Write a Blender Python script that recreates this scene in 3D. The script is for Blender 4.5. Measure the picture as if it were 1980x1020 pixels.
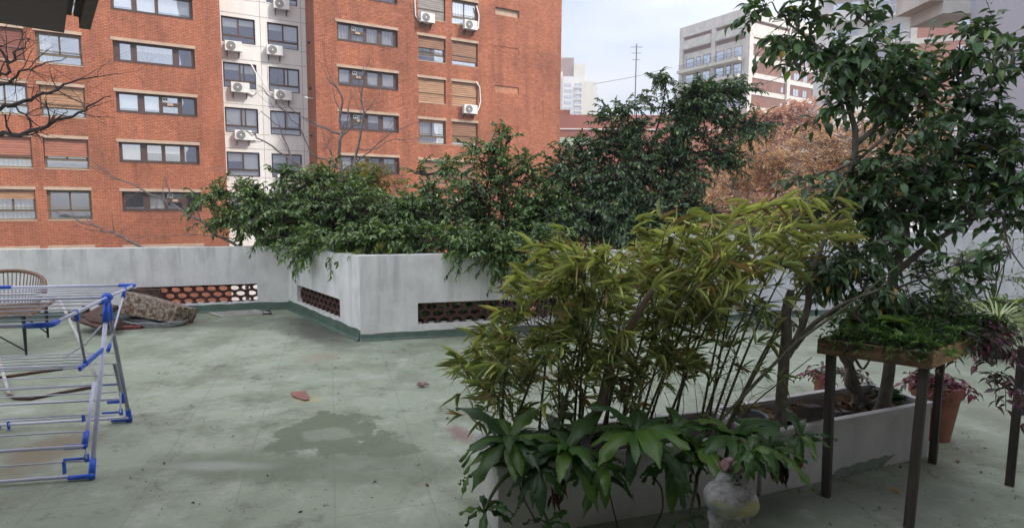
import bpy, math, random
import numpy as np
from mathutils import Vector, Matrix
random.seed(7); rng = np.random.default_rng(7)
SC = bpy.context.scene
COL = SC.collection
for o in list(bpy.data.objects): bpy.data.objects.remove(o)

# ------------------------------------------------ camera
F, PIT, ROL, EYE = 1142.88, -0.1024, 0.0069, 1.65
CR, SR, CP, SP = math.cos(ROL), math.sin(ROL), math.cos(PIT), math.sin(PIT)
cam = bpy.data.objects.new('camera', bpy.data.cameras.new('camera'))
COL.objects.link(cam)
R_ = Vector((CR, -SR*SP, SR*CP)); U_ = Vector((-SR, -CR*SP, CR*CP)); B_ = -Vector((0, CP, SP))
M = Matrix((R_, U_, B_)).transposed().to_4x4(); M.translation = (0, 0, EYE)
cam.matrix_world = M
cam.data.sensor_width = 36; cam.data.lens = 36*F/1980
cam.data.clip_start = 0.05; cam.data.clip_end = 3000
SC.camera = cam

# ------------------------------------------------ sky, sun, exposure
SUN_EL, SUN_AZ = 46, 116          # azimuth: clockwise from +Y (view direction), 90 = +X
w = bpy.data.worlds.new('World'); SC.world = w; w.use_nodes = True
nt = w.node_tree; nt.nodes.clear()
out = nt.nodes.new('ShaderNodeOutputWorld'); bg = nt.nodes.new('ShaderNodeBackground')
sky = nt.nodes.new('ShaderNodeTexSky'); sky.sky_type = 'NISHITA'; sky.sun_disc = False
sky.sun_elevation = math.radians(SUN_EL); sky.sun_rotation = math.radians(SUN_AZ)
sky.dust_density = 3.0; sky.air_density = 1.0; sky.ozone_density = 1.5
tc = nt.nodes.new('ShaderNodeTexCoord')
mp = nt.nodes.new('ShaderNodeMapping'); mp.inputs['Scale'].default_value = (1.2, 1.2, 4.0)
nz = nt.nodes.new('ShaderNodeTexNoise'); nz.inputs['Scale'].default_value = 2.2; nz.inputs['Detail'].default_value = 6
rp = nt.nodes.new('ShaderNodeValToRGB'); rp.color_ramp.elements[0].position = 0.35; rp.color_ramp.elements[1].position = 0.75
rp.color_ramp.elements[0].color = (0.22, 0.22, 0.22, 1); rp.color_ramp.elements[1].color = (0.92, 0.92, 0.92, 1)
mx = nt.nodes.new('ShaderNodeMix'); mx.data_type = 'RGBA'
sxz = nt.nodes.new('ShaderNodeSeparateXYZ'); nt.links.new(tc.outputs['Generated'], sxz.inputs[0])   # overcast veil: zenith about three times the horizon
gr = nt.nodes.new('ShaderNodeMapRange'); gr.inputs['From Min'].default_value = 0.0; gr.inputs['From Max'].default_value = 1.0; gr.inputs['To Min'].default_value = 0.82; gr.inputs['To Max'].default_value = 3.4
nt.links.new(sxz.outputs['Z'], gr.inputs['Value'])
vs = nt.nodes.new('ShaderNodeVectorMath'); vs.operation = 'SCALE'; vs.inputs[0].default_value = (3.70, 3.68, 3.82); nt.links.new(gr.outputs[0], vs.inputs['Scale'])
nt.links.new(vs.outputs[0], mx.inputs['B'])
nt.links.new(tc.outputs['Generated'], mp.inputs['Vector']); nt.links.new(mp.outputs[0], nz.inputs['Vector'])
nt.links.new(nz.outputs['Fac'], rp.inputs[0]); nt.links.new(rp.outputs[0], mx.inputs['Factor'])
nt.links.new(sky.outputs[0], mx.inputs['A']); nt.links.new(mx.outputs['Result'], bg.inputs['Color'])
bg.inputs['Strength'].default_value = 0.10
nt.links.new(bg.outputs[0], out.inputs['Surface'])
sl = bpy.data.lights.new('sun', 'SUN'); sl.energy = 1.75; sl.angle = math.radians(8); sl.color = (1.0, 0.95, 0.88)
so = bpy.data.objects.new('sun', sl); COL.objects.link(so)
az, el = math.radians(SUN_AZ), math.radians(SUN_EL)
sd = Vector((math.sin(az)*math.cos(el), math.cos(az)*math.cos(el), math.sin(el)))
so.rotation_euler = sd.to_track_quat('Z', 'Y').to_euler(); so.location = (20, 0, 40)
SC.view_settings.view_transform = 'Standard'; SC.view_settings.look = 'None'
SC.view_settings.gamma = 1; SC.view_settings.exposure = 1.36
SC.render.engine = 'CYCLES'
SC.cycles.max_bounces = 6; SC.cycles.transparent_max_bounces = 12; SC.cycles.use_denoising = True

# ------------------------------------------------ measuring helpers (photo 1980x1020 -> world point)
def ray(px, py):
    a = (px-990)/F; b = (py-510)/F
    a, b = a*CR+b*SR, -a*SR+b*CR
    v = -b
    return Vector((a, CP-v*SP, SP+v*CP))
def fl(px, py, z=0.0):
    d = ray(px, py); return Vector((0, 0, EYE))+d*((z-EYE)/d.z)
def at(px, py, y):
    d = ray(px, py); return Vector((0, 0, EYE))+d*(y/d.y)
def onplane(px, py, A, B):
    n = Vector((B.y-A.y, -(B.x-A.x), 0)); d = ray(px, py)
    t = (n.x*A.x+n.y*A.y)/(n.x*d.x+n.y*d.y); return Vector((0, 0, EYE))+d*t

# ------------------------------------------------ object helpers
def tag(o, label=None, cat=None, group=None, kind=None):
    if label: o['label'] = label
    if cat: o['category'] = cat
    if group: o['group'] = group
    if kind: o['kind'] = kind
    return o
def empty(name, loc=(0, 0, 0), rz=0, label=None, cat=None, group=None):
    o = bpy.data.objects.new(name, None); COL.objects.link(o)
    o.location = loc; o.rotation_euler = (0, 0, rz); o.empty_display_size = 0.1
    return tag(o, label, cat, group)
class MB:
    def __init__(s): s.v = []; s.f = []; s.c = None
    def quad(s, *p):
        n = len(s.v); s.v += [tuple(q) for q in p]; s.f.append(tuple(range(n, n+len(p)))); return s
    def box(s, x0, x1, y0, y1, z0, z1, M=None):
        P = [(x, y, z) for z in (z0, z1) for y in (y0, y1) for x in (x0, x1)]
        if M is not None: P = [tuple(M @ Vector(p)) for p in P]
        n = len(s.v); s.v += P
        for f in ((0, 2, 3, 1), (4, 5, 7, 6), (0, 1, 5, 4), (2, 6, 7, 3), (0, 4, 6, 2), (1, 3, 7, 5)):
            s.f.append(tuple(n+i for i in f))
        return s
    def bar(s, a, b, wd, ht):      # rectangular bar from a to b
        a = Vector(a); b = Vector(b); d = (b-a); L = d.length
        q = d.to_track_quat('X', 'Z').to_matrix().to_4x4(); q.translation = a
        return s.box(0, L, -wd/2, wd/2, -ht/2, ht/2, q)
    def tube(s, pts, r, n=8, cap=True):
        pts = [Vector(p) for p in pts]; k = len(pts)
        rr = r if hasattr(r, '__len__') else [r]*k
        base = len(s.v); up = None
        for i in range(k):
            d = (pts[min(i+1, k-1)]-pts[max(i-1, 0)])
            if d.length < 1e-9: d = Vector((0, 0, 1))
            d.normalize()
            if up is None:
                up = d.orthogonal().normalized()
            else:
                up = (up-d*up.dot(d))
                up = up.normalized() if up.length > 1e-6 else d.orthogonal().normalized()
            sd_ = d.cross(up)
            for j in range(n):
                t = 2*math.pi*j/n
                p = pts[i]+(up*math.cos(t)+sd_*math.sin(t))*rr[i]; s.v.append(tuple(p))
        for i in range(k-1):
            for j in range(n):
                a = base+i*n+j; b = base+i*n+(j+1) % n
                s.f.append((a, b, b+n, a+n))
        if cap:
            s.f.append(tuple(base+j for j in reversed(range(n)))); s.f.append(tuple(base+(k-1)*n+j for j in range(n)))
        return s
    def lathe(s, prof, n=24, c=(0, 0, 0), cap=False):
        base = len(s.v); k = len(prof)
        for r, z in prof:
            for j in range(n):
                t = 2*math.pi*j/n; s.v.append((c[0]+r*math.cos(t), c[1]+r*math.sin(t), c[2]+z))
        for i in range(k-1):
            for j in range(n):
                a = base+i*n+j; b = base+i*n+(j+1) % n; s.f.append((a, b, b+n, a+n))
        if cap: s.f.append(tuple(base+j for j in reversed(range(n)))); s.f.append(tuple(base+(k-1)*n+j for j in range(n)))
        return s
    def ball(s, c, r, n=10, sc=(1, 1, 1)):
        prof = [(math.sin(math.pi*i/n)*1.0, -math.cos(math.pi*i/n)) for i in range(n+1)]
        base = len(s.v); m = n*2
        for pr, z in prof:
            for j in range(m):
                t = 2*math.pi*j/m
                s.v.append((c[0]+r*sc[0]*max(pr, 1e-4)*math.cos(t), c[1]+r*sc[1]*max(pr, 1e-4)*math.sin(t), c[2]+r*sc[2]*z))
        for i in range(n):
            for j in range(m):
                a = base+i*m+j; b = base+i*m+(j+1) % m; s.f.append((a, b, b+m, a+m))
        return s
    def build(s, name, m, parent=None, smooth=False, bevel=0):
        me = bpy.data.meshes.new(name); me.from_pydata(s.v, [], s.f); me.validate()
        me.materials.append(m)
        o = bpy.data.objects.new(name, me); COL.objects.link(o)
        if parent: o.parent = parent
        if smooth: me.polygons.foreach_set('use_smooth', [True]*len(me.polygons))
        if bevel:
            bv = o.modifiers.new('bevel', 'BEVEL'); bv.width = bevel; bv.segments = 2; bv.limit_method = 'ANGLE'
        return o

# ------------------------------------------------ materials
def nodes(name):
    m = bpy.data.materials.new(name); m.use_nodes = True
    t = m.node_tree; b = t.nodes['Principled BSDF']
    return m, t, b
def N(t, typ, **kw):
    n = t.nodes.new(typ)
    for k, v in kw.items():
        if k.startswith('i_'):
            key = k[2:].replace('_', ' ')
            n.inputs[key].default_value = v
        else: setattr(n, k, v)
    return n
def ramp(t, src, stops):
    r = t.nodes.new('ShaderNodeValToRGB'); el_ = r.color_ramp.elements
    while len(el_) < len(stops): el_.new(0.5)
    for e, (p, c) in zip(el_, stops):
        e.position = p; e.color = (*c, 1) if len(c) == 3 else c
    if src is not None: t.links.new(src, r.inputs[0])
    return r
def coords(t, scale=(1, 1, 1), kind='Object'):
    c = t.nodes.new('ShaderNodeTexCoord'); m = t.nodes.new('ShaderNodeMapping'); m.inputs['Scale'].default_value = scale
    t.links.new(c.outputs[kind], m.inputs['Vector']); return m.outputs[0]
def bump(t, b, src, strength=0.3, dist=0.01):
    n = t.nodes.new('ShaderNodeBump'); n.inputs['Strength'].default_value = strength; n.inputs['Distance'].default_value = dist
    t.links.new(src, n.inputs['Height']); t.links.new(n.outputs[0], b.inputs['Normal'])
def mixc(t, fac, a, b, blend='MIX'):
    n = t.nodes.new('ShaderNodeMix'); n.data_type = 'RGBA'; n.blend_type = blend
    for k, x in (('Factor', fac), ('A', a), ('B', b)):
        i = n.inputs[k]
        if hasattr(x, 'node') or isinstance(x, bpy.types.NodeSocket): t.links.new(x, i)
        elif isinstance(x, (int, float)): i.default_value = x
        else: i.default_value = (*x, 1) if len(x) == 3 else x
    return n.outputs['Result']
def pm(name, col, rough=0.6, var=0.25, scale=8, metal=0, bmp=0.15, col2=None, stretch=(1, 1, 1), spec=0.5, detail=5):
    m, t, b = nodes(name)
    v = coords(t, stretch); n = N(t, 'ShaderNodeTexNoise', i_Scale=scale, i_Detail=detail, i_Roughness=0.65)
    t.links.new(v, n.inputs['Vector'])
    c2 = col2 if col2 else tuple(x*(1-var) for x in col)
    r = ramp(t, n.outputs['Fac'], [(0.35, c2), (0.65, col)])
    t.links.new(r.outputs[0], b.inputs['Base Color'])
    b.inputs['Roughness'].default_value = rough; b.inputs['Metallic'].default_value = metal
    b.inputs['Specular IOR Level'].default_value = spec
    if bmp: bump(t, b, n.outputs['Fac'], bmp, 0.01)
    return m

def brick_mat(name, c1, c2, mortar, bw=0.26, rh=0.085, ms=0.014):
    m, t, b = nodes(name)
    c = t.nodes.new('ShaderNodeTexCoord'); s = t.nodes.new('ShaderNodeSeparateXYZ'); k = t.nodes.new('ShaderNodeCombineXYZ')
    ad = N(t, 'ShaderNodeMath', operation='ADD')
    t.links.new(c.outputs['Object'], s.inputs[0]); t.links.new(s.outputs['X'], ad.inputs[0]); t.links.new(s.outputs['Y'], ad.inputs[1])
    t.links.new(ad.outputs[0], k.inputs['X']); t.links.new(s.outputs['Z'], k.inputs['Y'])
    br = N(t, 'ShaderNodeTexBrick', i_Scale=1.0, i_Mortar_Size=ms, i_Mortar_Smooth=0.2, i_Bias=-0.2, i_Brick_Width=bw, i_Row_Height=rh)
    br.inputs['Color1'].default_value = (*c1, 1); br.inputs['Color2'].default_value = (*c2, 1); br.inputs['Mortar'].default_value = (*mortar, 1)
    t.links.new(k.outputs[0], br.inputs['Vector'])
    n = N(t, 'ShaderNodeTexNoise', i_Scale=0.35, i_Detail=6, i_Roughness=0.6); t.links.new(c.outputs['Object'], n.inputs['Vector'])
    r = ramp(t, n.outputs['Fac'], [(0.3, (0.70, 0.70, 0.72)), (0.5, (0.98, 0.96, 0.95)), (0.7, (1.12, 1.1, 1.08))])
    n2 = N(t, 'ShaderNodeTexNoise', i_Scale=6.0, i_Detail=3); mp2 = N(t, 'ShaderNodeMapping'); mp2.inputs['Scale'].default_value = (1, 1, 3)
    t.links.new(c.outputs['Object'], mp2.inputs[0]); t.links.new(mp2.outputs[0], n2.inputs['Vector'])
    r2 = ramp(t, n2.outputs['Fac'], [(0.3, (0.66, 0.64, 0.64)), (0.7, (1.25, 1.24, 1.22))])
    x = mixc(t, 1.0, br.outputs['Color'], r.outputs[0], 'MULTIPLY'); x = mixc(t, 1.0, x, r2.outputs[0], 'MULTIPLY')
    n4 = N(t, 'ShaderNodeTexNoise', i_Scale=1.6, i_Detail=6, i_Roughness=0.7); mp4 = N(t, 'ShaderNodeMapping'); mp4.inputs['Scale'].default_value = (1, 1, 0.10)
    t.links.new(c.outputs['Object'], mp4.inputs[0]); t.links.new(mp4.outputs[0], n4.inputs['Vector'])
    x = mixc(t, 1.0, x, ramp(t, n4.outputs['Fac'], [(0.32, (0.74, 0.74, 0.76)), (0.5, (1, 1, 1)), (0.72, (1.15, 1.12, 1.08))]).outputs[0], 'MULTIPLY')
    t.links.new(x, b.inputs['Base Color']); b.inputs['Roughness'].default_value = 0.85; b.inputs['Specular IOR Level'].default_value = 0.2
    bump(t, b, br.outputs['Fac'], -0.4, 0.01)
    return m
def leaf_mat(name, rough=0.35, trans=0.25, spec=0.5, tcol=(1.0, 1.0, 0.5)):
    m, t, b = nodes(name)
    a = N(t, 'ShaderNodeVertexColor', layer_name='Col')
    t.links.new(a.outputs['Color'], b.inputs['Base Color'])
    b.inputs['Roughness'].default_value = rough; b.inputs['Specular IOR Level'].default_value = spec
    tr = t.nodes.new('ShaderNodeBsdfTranslucent'); x = mixc(t, 1.0, a.outputs['Color'], tcol, 'MULTIPLY'); t.links.new(x, tr.inputs['Color'])
    mxs = t.nodes.new('ShaderNodeMixShader'); mxs.inputs[0].default_value = trans
    o = t.nodes['Material Output']
    t.links.new(b.outputs[0], mxs.inputs[1]); t.links.new(tr.outputs[0], mxs.inputs[2]); t.links.new(mxs.outputs[0], o.inputs['Surface'])
    return m
def glass_mat(name, refl=0.4, tint=(0.75, 0.8, 0.9)):
    m, t, b = nodes(name)
    o = t.nodes['Material Output']; g = N(t, 'ShaderNodeBsdfGlossy', i_Roughness=0.015); g.inputs['Color'].default_value = (*tint, 1)
    n = N(t, 'ShaderNodeTexNoise', i_Scale=0.8, i_Detail=1); t.links.new(coords(t), n.inputs['Vector'])
    bp = N(t, 'ShaderNodeBump', i_Strength=0.12, i_Distance=0.05); t.links.new(n.outputs['Fac'], bp.inputs['Height']); t.links.new(bp.outputs[0], g.inputs['Normal'])
    tr = t.nodes.new('ShaderNodeBsdfTransparent'); tr.inputs['Color'].default_value = (0.9, 0.93, 0.93, 1)
    x = t.nodes.new('ShaderNodeMixShader'); x.inputs[0].default_value = refl
    t.links.new(tr.outputs[0], x.inputs[1]); t.links.new(g.outputs[0], x.inputs[2]); t.links.new(x.outputs[0], o.inputs['Surface'])
    return m

MT = {}
MT['brick'] = brick_mat('orange_brick', (0.50, 0.185, 0.10), (0.38, 0.125, 0.065), (0.15, 0.08, 0.06))
MT['brick_dim'] = brick_mat('red_brick', (0.27, 0.12, 0.095), (0.22, 0.10, 0.08), (0.25, 0.16, 0.13))
MT['blocked'] = brick_mat('infill_brick', (0.55, 0.24, 0.14), (0.42, 0.17, 0.1), (0.3, 0.2, 0.15))
MT['conc'] = pm('painted_concrete', (0.82, 0.80, 0.76), 0.85, 0.14, 0.8, stretch=(1, 1, 0.3))
MT['lintel'] = pm('lintel_render', (0.50, 0.37, 0.27), 0.85, 0.2, 2)
MT['brown'] = pm('brown_aluminium', (0.085, 0.05, 0.04), 0.45, 0.2, 4, bmp=0)
MT['bronze'] = pm('bronze_aluminium', (0.2, 0.15, 0.09), 0.4, 0.2, 4, bmp=0)
MT['whiteframe'] = pm('white_frame', (0.75, 0.75, 0.73), 0.5, 0.1, 4, bmp=0)
MT['glass'] = glass_mat('window_glass', 0.55)
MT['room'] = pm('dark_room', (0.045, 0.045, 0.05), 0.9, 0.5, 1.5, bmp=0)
MT['blind'] = pm('pale_blind', (0.78, 0.78, 0.74), 0.8, 0.06, 2, bmp=0)
def slat_mat(name, c, rh=0.07):
    m, t, b = nodes(name)
    wv = N(t, 'ShaderNodeTexWave', wave_type='BANDS', bands_direction='Z', i_Scale=1/(rh*6.283)*1.0*math.pi/1.0*0.32, i_Distortion=0.0)
    t.links.new(coords(t), wv.inputs['Vector'])
    n = N(t, 'ShaderNodeTexNoise', i_Scale=1.0, i_Detail=4); t.links.new(coords(t, (1.5, 1.5, 9)), n.inputs['Vector'])
    r = ramp(t, n.outputs['Fac'], [(0.3, tuple(x*0.7 for x in c)), (0.7, tuple(x*1.1 for x in c))])
    r2 = ramp(t, wv.outputs['Fac'], [(0.0, (0.55, 0.55, 0.55)), (0.35, (1, 1, 1))])
    t.links.new(mixc(t, 1.0, r.outputs[0], r2.outputs[0], 'MULTIPLY'), b.inputs['Base Color'])
    b.inputs['Roughness'].default_value = 0.55; bump(t, b, wv.outputs['Fac'], 0.5, 0.01)
    return m
MT['sh_terra'] = slat_mat('terracotta_shutter', (0.42, 0.16, 0.10))
MT['sh_wood'] = slat_mat('wood_shutter', (0.30, 0.145, 0.08))
MT['sh_tan'] = slat_mat('tan_shutter', (0.44, 0.24, 0.13))
MT['sh_red'] = slat_mat('dark_red_shutter', (0.24, 0.075, 0.05))
MT['sh_grey'] = slat_mat('grey_shutter', (0.28, 0.25, 0.23))
m, t, b = nodes('curtain_cloth')
wv = N(t, 'ShaderNodeTexWave', wave_type='BANDS', bands_direction='X', i_Scale=1.6, i_Distortion=2.0); t.links.new(coords(t, (1, 1, 0.1)), wv.inputs['Vector'])
t.links.new(ramp(t, wv.outputs['Fac'], [(0, (0.5, 0.52, 0.5)), (1, (0.82, 0.82, 0.78))]).outputs[0], b.inputs['Base Color']); b.inputs['Roughness'].default_value = 0.9
bump(t, b, wv.outputs['Fac'], 0.6, 0.03)
MT['curtain'] = m
MT['acwhite'] = pm('ac_enamel', (0.78, 0.78, 0.75), 0.45, 0.12, 3, bmp=0)
MT['acgrille'] = pm('ac_grille', (0.16, 0.16, 0.16), 0.5, 0.3, 20)
MT['black'] = pm('black_metal', (0.025, 0.025, 0.027), 0.5, 0.3, 6, bmp=0.05)
MT['darkwood'] = pm('weathered_dark_wood', (0.085, 0.072, 0.062), 0.7, 0.5, 6, stretch=(6, 6, 0.6), bmp=0.4)

# ------------------------------------------------ white painted render with rain streaks
def stained_white(name, base=(0.87, 0.86, 0.83), z_top=1.0, strength=1.0):
    m, t, b = nodes(name)
    n1 = N(t, 'ShaderNodeTexNoise', i_Scale=2.6, i_Detail=8, i_Roughness=0.7); t.links.new(coords(t, (1.4, 1.4, 0.9)), n1.inputs['Vector'])
    n2 = N(t, 'ShaderNodeTexNoise', i_Scale=7.0, i_Detail=6, i_Roughness=0.7); t.links.new(coords(t, (1.1, 1.1, 0.10)), n2.inputs['Vector'])
    n3 = N(t, 'ShaderNodeTexNoise', i_Scale=45.0, i_Detail=4, i_Roughness=0.7); t.links.new(coords(t), n3.inputs['Vector'])
    sx = t.nodes.new('ShaderNodeSeparateXYZ'); t.links.new(coords(t), sx.inputs[0])
    mr = N(t, 'ShaderNodeMapRange'); t.links.new(sx.outputs['Z'], mr.inputs['Value'])
    mr.inputs['From Min'].default_value = z_top*0.15; mr.inputs['From Max'].default_value = z_top
    mr.inputs['To Min'].default_value = 0.25; mr.inputs['To Max'].default_value = 1.0
    st = ramp(t, n2.outputs['Fac'], [(0.50, (0, 0, 0)), (0.72, (1, 1, 1))])
    mu = N(t, 'ShaderNodeMath', operation='MULTIPLY'); t.links.new(st.outputs[0], mu.inputs[0]); t.links.new(mr.outputs[0], mu.inputs[1])
    mu2 = N(t, 'ShaderNodeMath', operation='MULTIPLY'); t.links.new(mu.outputs[0], mu2.inputs[0]); mu2.inputs[1].default_value = 0.45*strength
    c0 = ramp(t, n1.outputs['Fac'], [(0.30, tuple(x*0.74 for x in base)), (0.5, tuple(x*0.93 for x in base)), (0.72, tuple(min(1, x*1.08) for x in base))])
    x = mixc(t, mu2.outputs[0], c0.outputs[0], (0.16, 0.165, 0.155))
    sk = ramp(t, n3.outputs['Fac'], [(0.66, (0, 0, 0)), (0.74, (1, 1, 1))])
    mk = N(t, 'ShaderNodeMath', operation='MULTIPLY'); t.links.new(sk.outputs[0], mk.inputs[0]); t.links.new(n1.outputs['Fac'], mk.inputs[1])
    x = mixc(t, mk.outputs[0], x, (0.14, 0.14, 0.13))
    t.links.new(x, b.inputs['Base Color']); b.inputs['Roughness'].default_value = 0.85; b.inputs['Specular IOR Level'].default_value = 0.25
    bump(t, b, n3.outputs['Fac'], 0.25, 0.006)
    return m
MT['wall'] = stained_white('stained_white_render')
MT['wall_hi'] = stained_white('white_render_upper', (0.84, 0.85, 0.87), 1.3, 0.3)
MT['planter'] = stained_white('stained_white_planter', (0.66, 0.65, 0.63), 0.4, 0.7)
MT['party'] = pm('lavender_party_wall', (0.58, 0.58, 0.64), 0.9, 0.08, 0.35, bmp=0.05)
MT['green'] = pm('green_membrane', (0.10, 0.16, 0.12), 0.6, 0.35, 7, bmp=0.3)
MT['terra'] = pm('terracotta', (0.36, 0.15, 0.09), 0.75, 0.3, 9)
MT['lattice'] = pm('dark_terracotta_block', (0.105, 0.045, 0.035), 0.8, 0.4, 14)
MT['soil'] = pm('potting_soil', (0.035, 0.024, 0.018), 0.95, 0.6, 30, bmp=1.0)
MT['bark'] = pm('grey_bark', (0.20, 0.175, 0.145), 0.85, 0.5, 12, stretch=(1, 1, 0.5), bmp=0.8)
MT['bark_dark'] = pm('dark_bark', (0.07, 0.052, 0.045), 0.85, 0.4, 12, bmp=0.5)
MT['bark_pale'] = pm('pale_bark', (0.30, 0.25, 0.23), 0.85, 0.4, 12, bmp=0.5)
MT['leaf_far'] = leaf_mat('glossy_leaf', 0.27, 0.33, 0.75)
MT['leaf'] = leaf_mat('waxy_leaf', 0.30, 0.28, 0.65)
MT['leaf_soft'] = leaf_mat('soft_leaf', 0.42, 0.42)
MT['leaf_dry'] = leaf_mat('dry_leaf', 0.8, 0.5, 0.2, (1, 0.9, 0.7))
MT['culm'] = pm('bamboo_culm', (0.10, 0.11, 0.045), 0.5, 0.4, 10, bmp=0)

# ------------------------------------------------ terrace floor material
m, t, b = nodes('green_roof_paint')
C = coords(t)
nA = N(t, 'ShaderNodeTexNoise', i_Scale=0.55, i_Detail=8, i_Roughness=0.62); t.links.new(C, nA.inputs['Vector'])
nB = N(t, 'ShaderNodeTexNoise', i_Scale=3.2, i_Detail=9, i_Roughness=0.7); t.links.new(C, nB.inputs['Vector'])
nC = N(t, 'ShaderNodeTexNoise', i_Scale=26, i_Detail=5, i_Roughness=0.7); t.links.new(C, nC.inputs['Vector'])
base = ramp(t, nA.outputs['Fac'], [(0.30, (0.27, 0.305, 0.225)), (0.48, (0.32, 0.37, 0.27)), (0.68, (0.415, 0.455, 0.35))]).outputs[0]
wear = ramp(t, nB.outputs['Fac'], [(0.52, (0, 0, 0)), (0.64, (1, 1, 1))])
base = mixc(t, wear.outputs[0], base, (0.42, 0.445, 0.37))
nD = N(t, 'ShaderNodeTexNoise', i_Scale=1.5, i_Detail=9, i_Roughness=0.75); t.links.new(C, nD.inputs['Vector'])
base = mixc(t, ramp(t, nD.outputs['Fac'], [(0.46, (0, 0, 0)), (0.60, (0.9, 0.9, 0.9))]).outputs[0], base, (0.235, 0.255, 0.18))
dk = ramp(t, nB.outputs['Fac'], [(0.30, (1, 1, 1)), (0.42, (0, 0, 0))])
base = mixc(t, dk.outputs[0], base, (0.15, 0.175, 0.13))
# sheet joints
jm = N(t, 'ShaderNodeMapping'); jm.inputs['Rotation'].default_value = (0, 0, math.radians(-17)); t.links.new(C, jm.inputs[0])
jb = N(t, 'ShaderNodeTexBrick', i_Scale=1.0, i_Mortar_Size=0.008, i_Mortar_Smooth=0.6, i_Brick_Width=0.52, i_Row_Height=0.52, offset=0.0)
wv2 = mixc(t, 0.035, jm.outputs[0], nB.outputs['Color'], 'ADD'); t.links.new(wv2, jb.inputs['Vector'])
jr = N(t, 'ShaderNodeMath', operation='MULTIPLY'); t.links.new(jb.outputs['Fac'], jr.inputs[0]); t.links.new(nB.outputs['Fac'], jr.inputs[1])
jr2 = N(t, 'ShaderNodeMath', operation='MULTIPLY'); t.links.new(jr.outputs[0], jr2.inputs[0]); jr2.inputs[1].default_value = 0.62
base = mixc(t, jr2.outputs[0], base, (0.20, 0.215, 0.17))
vc = N(t, 'ShaderNodeTexVoronoi', feature='DISTANCE_TO_EDGE', i_Scale=0.8); t.links.new(mixc(t, 0.25, C, nB.outputs['Color'], 'ADD'), vc.inputs['Vector'])
cr1 = ramp(t, vc.outputs['Distance'], [(0.0, (1, 1, 1)), (0.006, (0, 0, 0))]); cr2 = ramp(t, nD.outputs['Fac'], [(0.5, (0, 0, 0)), (0.56, (0.8, 0.8, 0.8))])
mcr = N(t, 'ShaderNodeMath', operation='MULTIPLY'); t.links.new(cr1.outputs[0], mcr.inputs[0]); t.links.new(cr2.outputs[0], mcr.inputs[1])
base = mixc(t, mcr.outputs[0], base, (0.10, 0.105, 0.085))
# local stains and darker patches: (world x, y, radius, colour, noise warp)
def blotch(base, x, y, rx, ry, colr, lo=0.75, hi=1.0, amt=1.0, rot=0.0, warp=0.55, nsrc=None):
    mpn = N(t, 'ShaderNodeMapping'); mpn.vector_type = 'TEXTURE'
    mpn.inputs['Location'].default_value = (x, y, 0); mpn.inputs['Rotation'].default_value = (0, 0, rot); mpn.inputs['Scale'].default_value = (rx, ry, 1)
    t.links.new(C, mpn.inputs[0])
    ln = N(t, 'ShaderNodeVectorMath', operation='LENGTH'); t.links.new(mpn.outputs[0], ln.inputs[0])
    nn = N(t, 'ShaderNodeMath', operation='MULTIPLY_ADD'); t.links.new((nsrc or nB).outputs['Fac'], nn.inputs[0]); nn.inputs[1].default_value = warp*2; t.links.new(ln.outputs['Value'], nn.inputs[2])
    off = N(t, 'ShaderNodeMath', operation='SUBTRACT'); t.links.new(nn.outputs[0], off.inputs[0]); off.inputs[1].default_value = warp
    rr = ramp(t, off.outputs[0], [(lo, (amt, amt, amt)), (hi, (0, 0, 0))])
    return mixc(t, rr.outputs[0], base, colr)
S = lambda px, py: fl(px, py)
damp = (0.15, 0.18, 0.115)
p = S(632, 838); base = blotch(base, p.x, p.y, 0.50, 0.42, damp, 0.82, 0.90, 0.9, warp=1.1)
p = S(745, 868); base = blotch(base, p.x, p.y, 0.30, 0.13, damp, 0.80, 0.92, 0.8, warp=0.9)
p = S(700, 905); base = blotch(base, p.x, p.y, 0.9, 0.30, damp, 0.5, 1.0, 0.6)
p = S(470, 900); base = blotch(base, p.x, p.y, 0.7, 0.30, damp, 0.5, 1.0, 0.6)
p = S(650, 838); base = blotch(base, p.x, p.y, 0.24, 0.15, (0.30, 0.345, 0.26), 0.70, 0.95, 0.6, warp=1.3)
p = S(100, 870); base = blotch(base, p.x, p.y, 0.25, 0.5, (0.24, 0.17, 0.11), 0.5, 1.0, 0.6)
p = S(890, 835); base = blotch(base, p.x, p.y, 0.10, 0.26, (0.24, 0.14, 0.14), 0.4, 1.0, 0.75, rot=0.5)
p = S(600, 772); base = blotch(base, p.x, p.y, 0.16, 0.12, (0.42, 0.39, 0.16), 0.4, 1.0, 0.6)
p = S(620, 690); base = blotch(base, p.x, p.y, 0.35, 0.25, (0.33, 0.24, 0.17), 0.3, 1.0, 0.45)
p = S(420, 900); base = blotch(base, p.x, p.y, 0.5, 0.1, (0.42, 0.44, 0.4), 0.3, 0.9, 0.6)
# darker patches along the foot of the parapets
p = S(610, 640); base = blotch(base, p.x, p.y, 1.35, 0.45, (0.085, 0.085, 0.07), 0.35, 1.05, 0.85, rot=math.radians(-52))
p = S(440, 625); base = blotch(base, p.x, p.y, 1.6, 0.5, (0.11, 0.115, 0.095), 0.3, 1.1, 0.6, rot=math.radians(18))
p = S(1600, 965); base = blotch(base, p.x, p.y, 1.3, 0.6, (0.10, 0.105, 0.10), 0.3, 1.1, 0.5)  # wide darker patch on the floor by the planter table
sk = ramp(t, nC.outputs['Fac'], [(0.64, (0, 0, 0)), (0.69, (1, 1, 1))])
mk = N(t, 'ShaderNodeMath', operation='MULTIPLY'); t.links.new(sk.outputs[0], mk.inputs[0]); mk.inputs[1].default_value = 0.6
base = mixc(t, mk.outputs[0], base, (0.07, 0.065, 0.05))
sw = ramp(t, nC.outputs['Fac'], [(0.30, (1, 1, 1)), (0.335, (0, 0, 0))])
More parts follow.
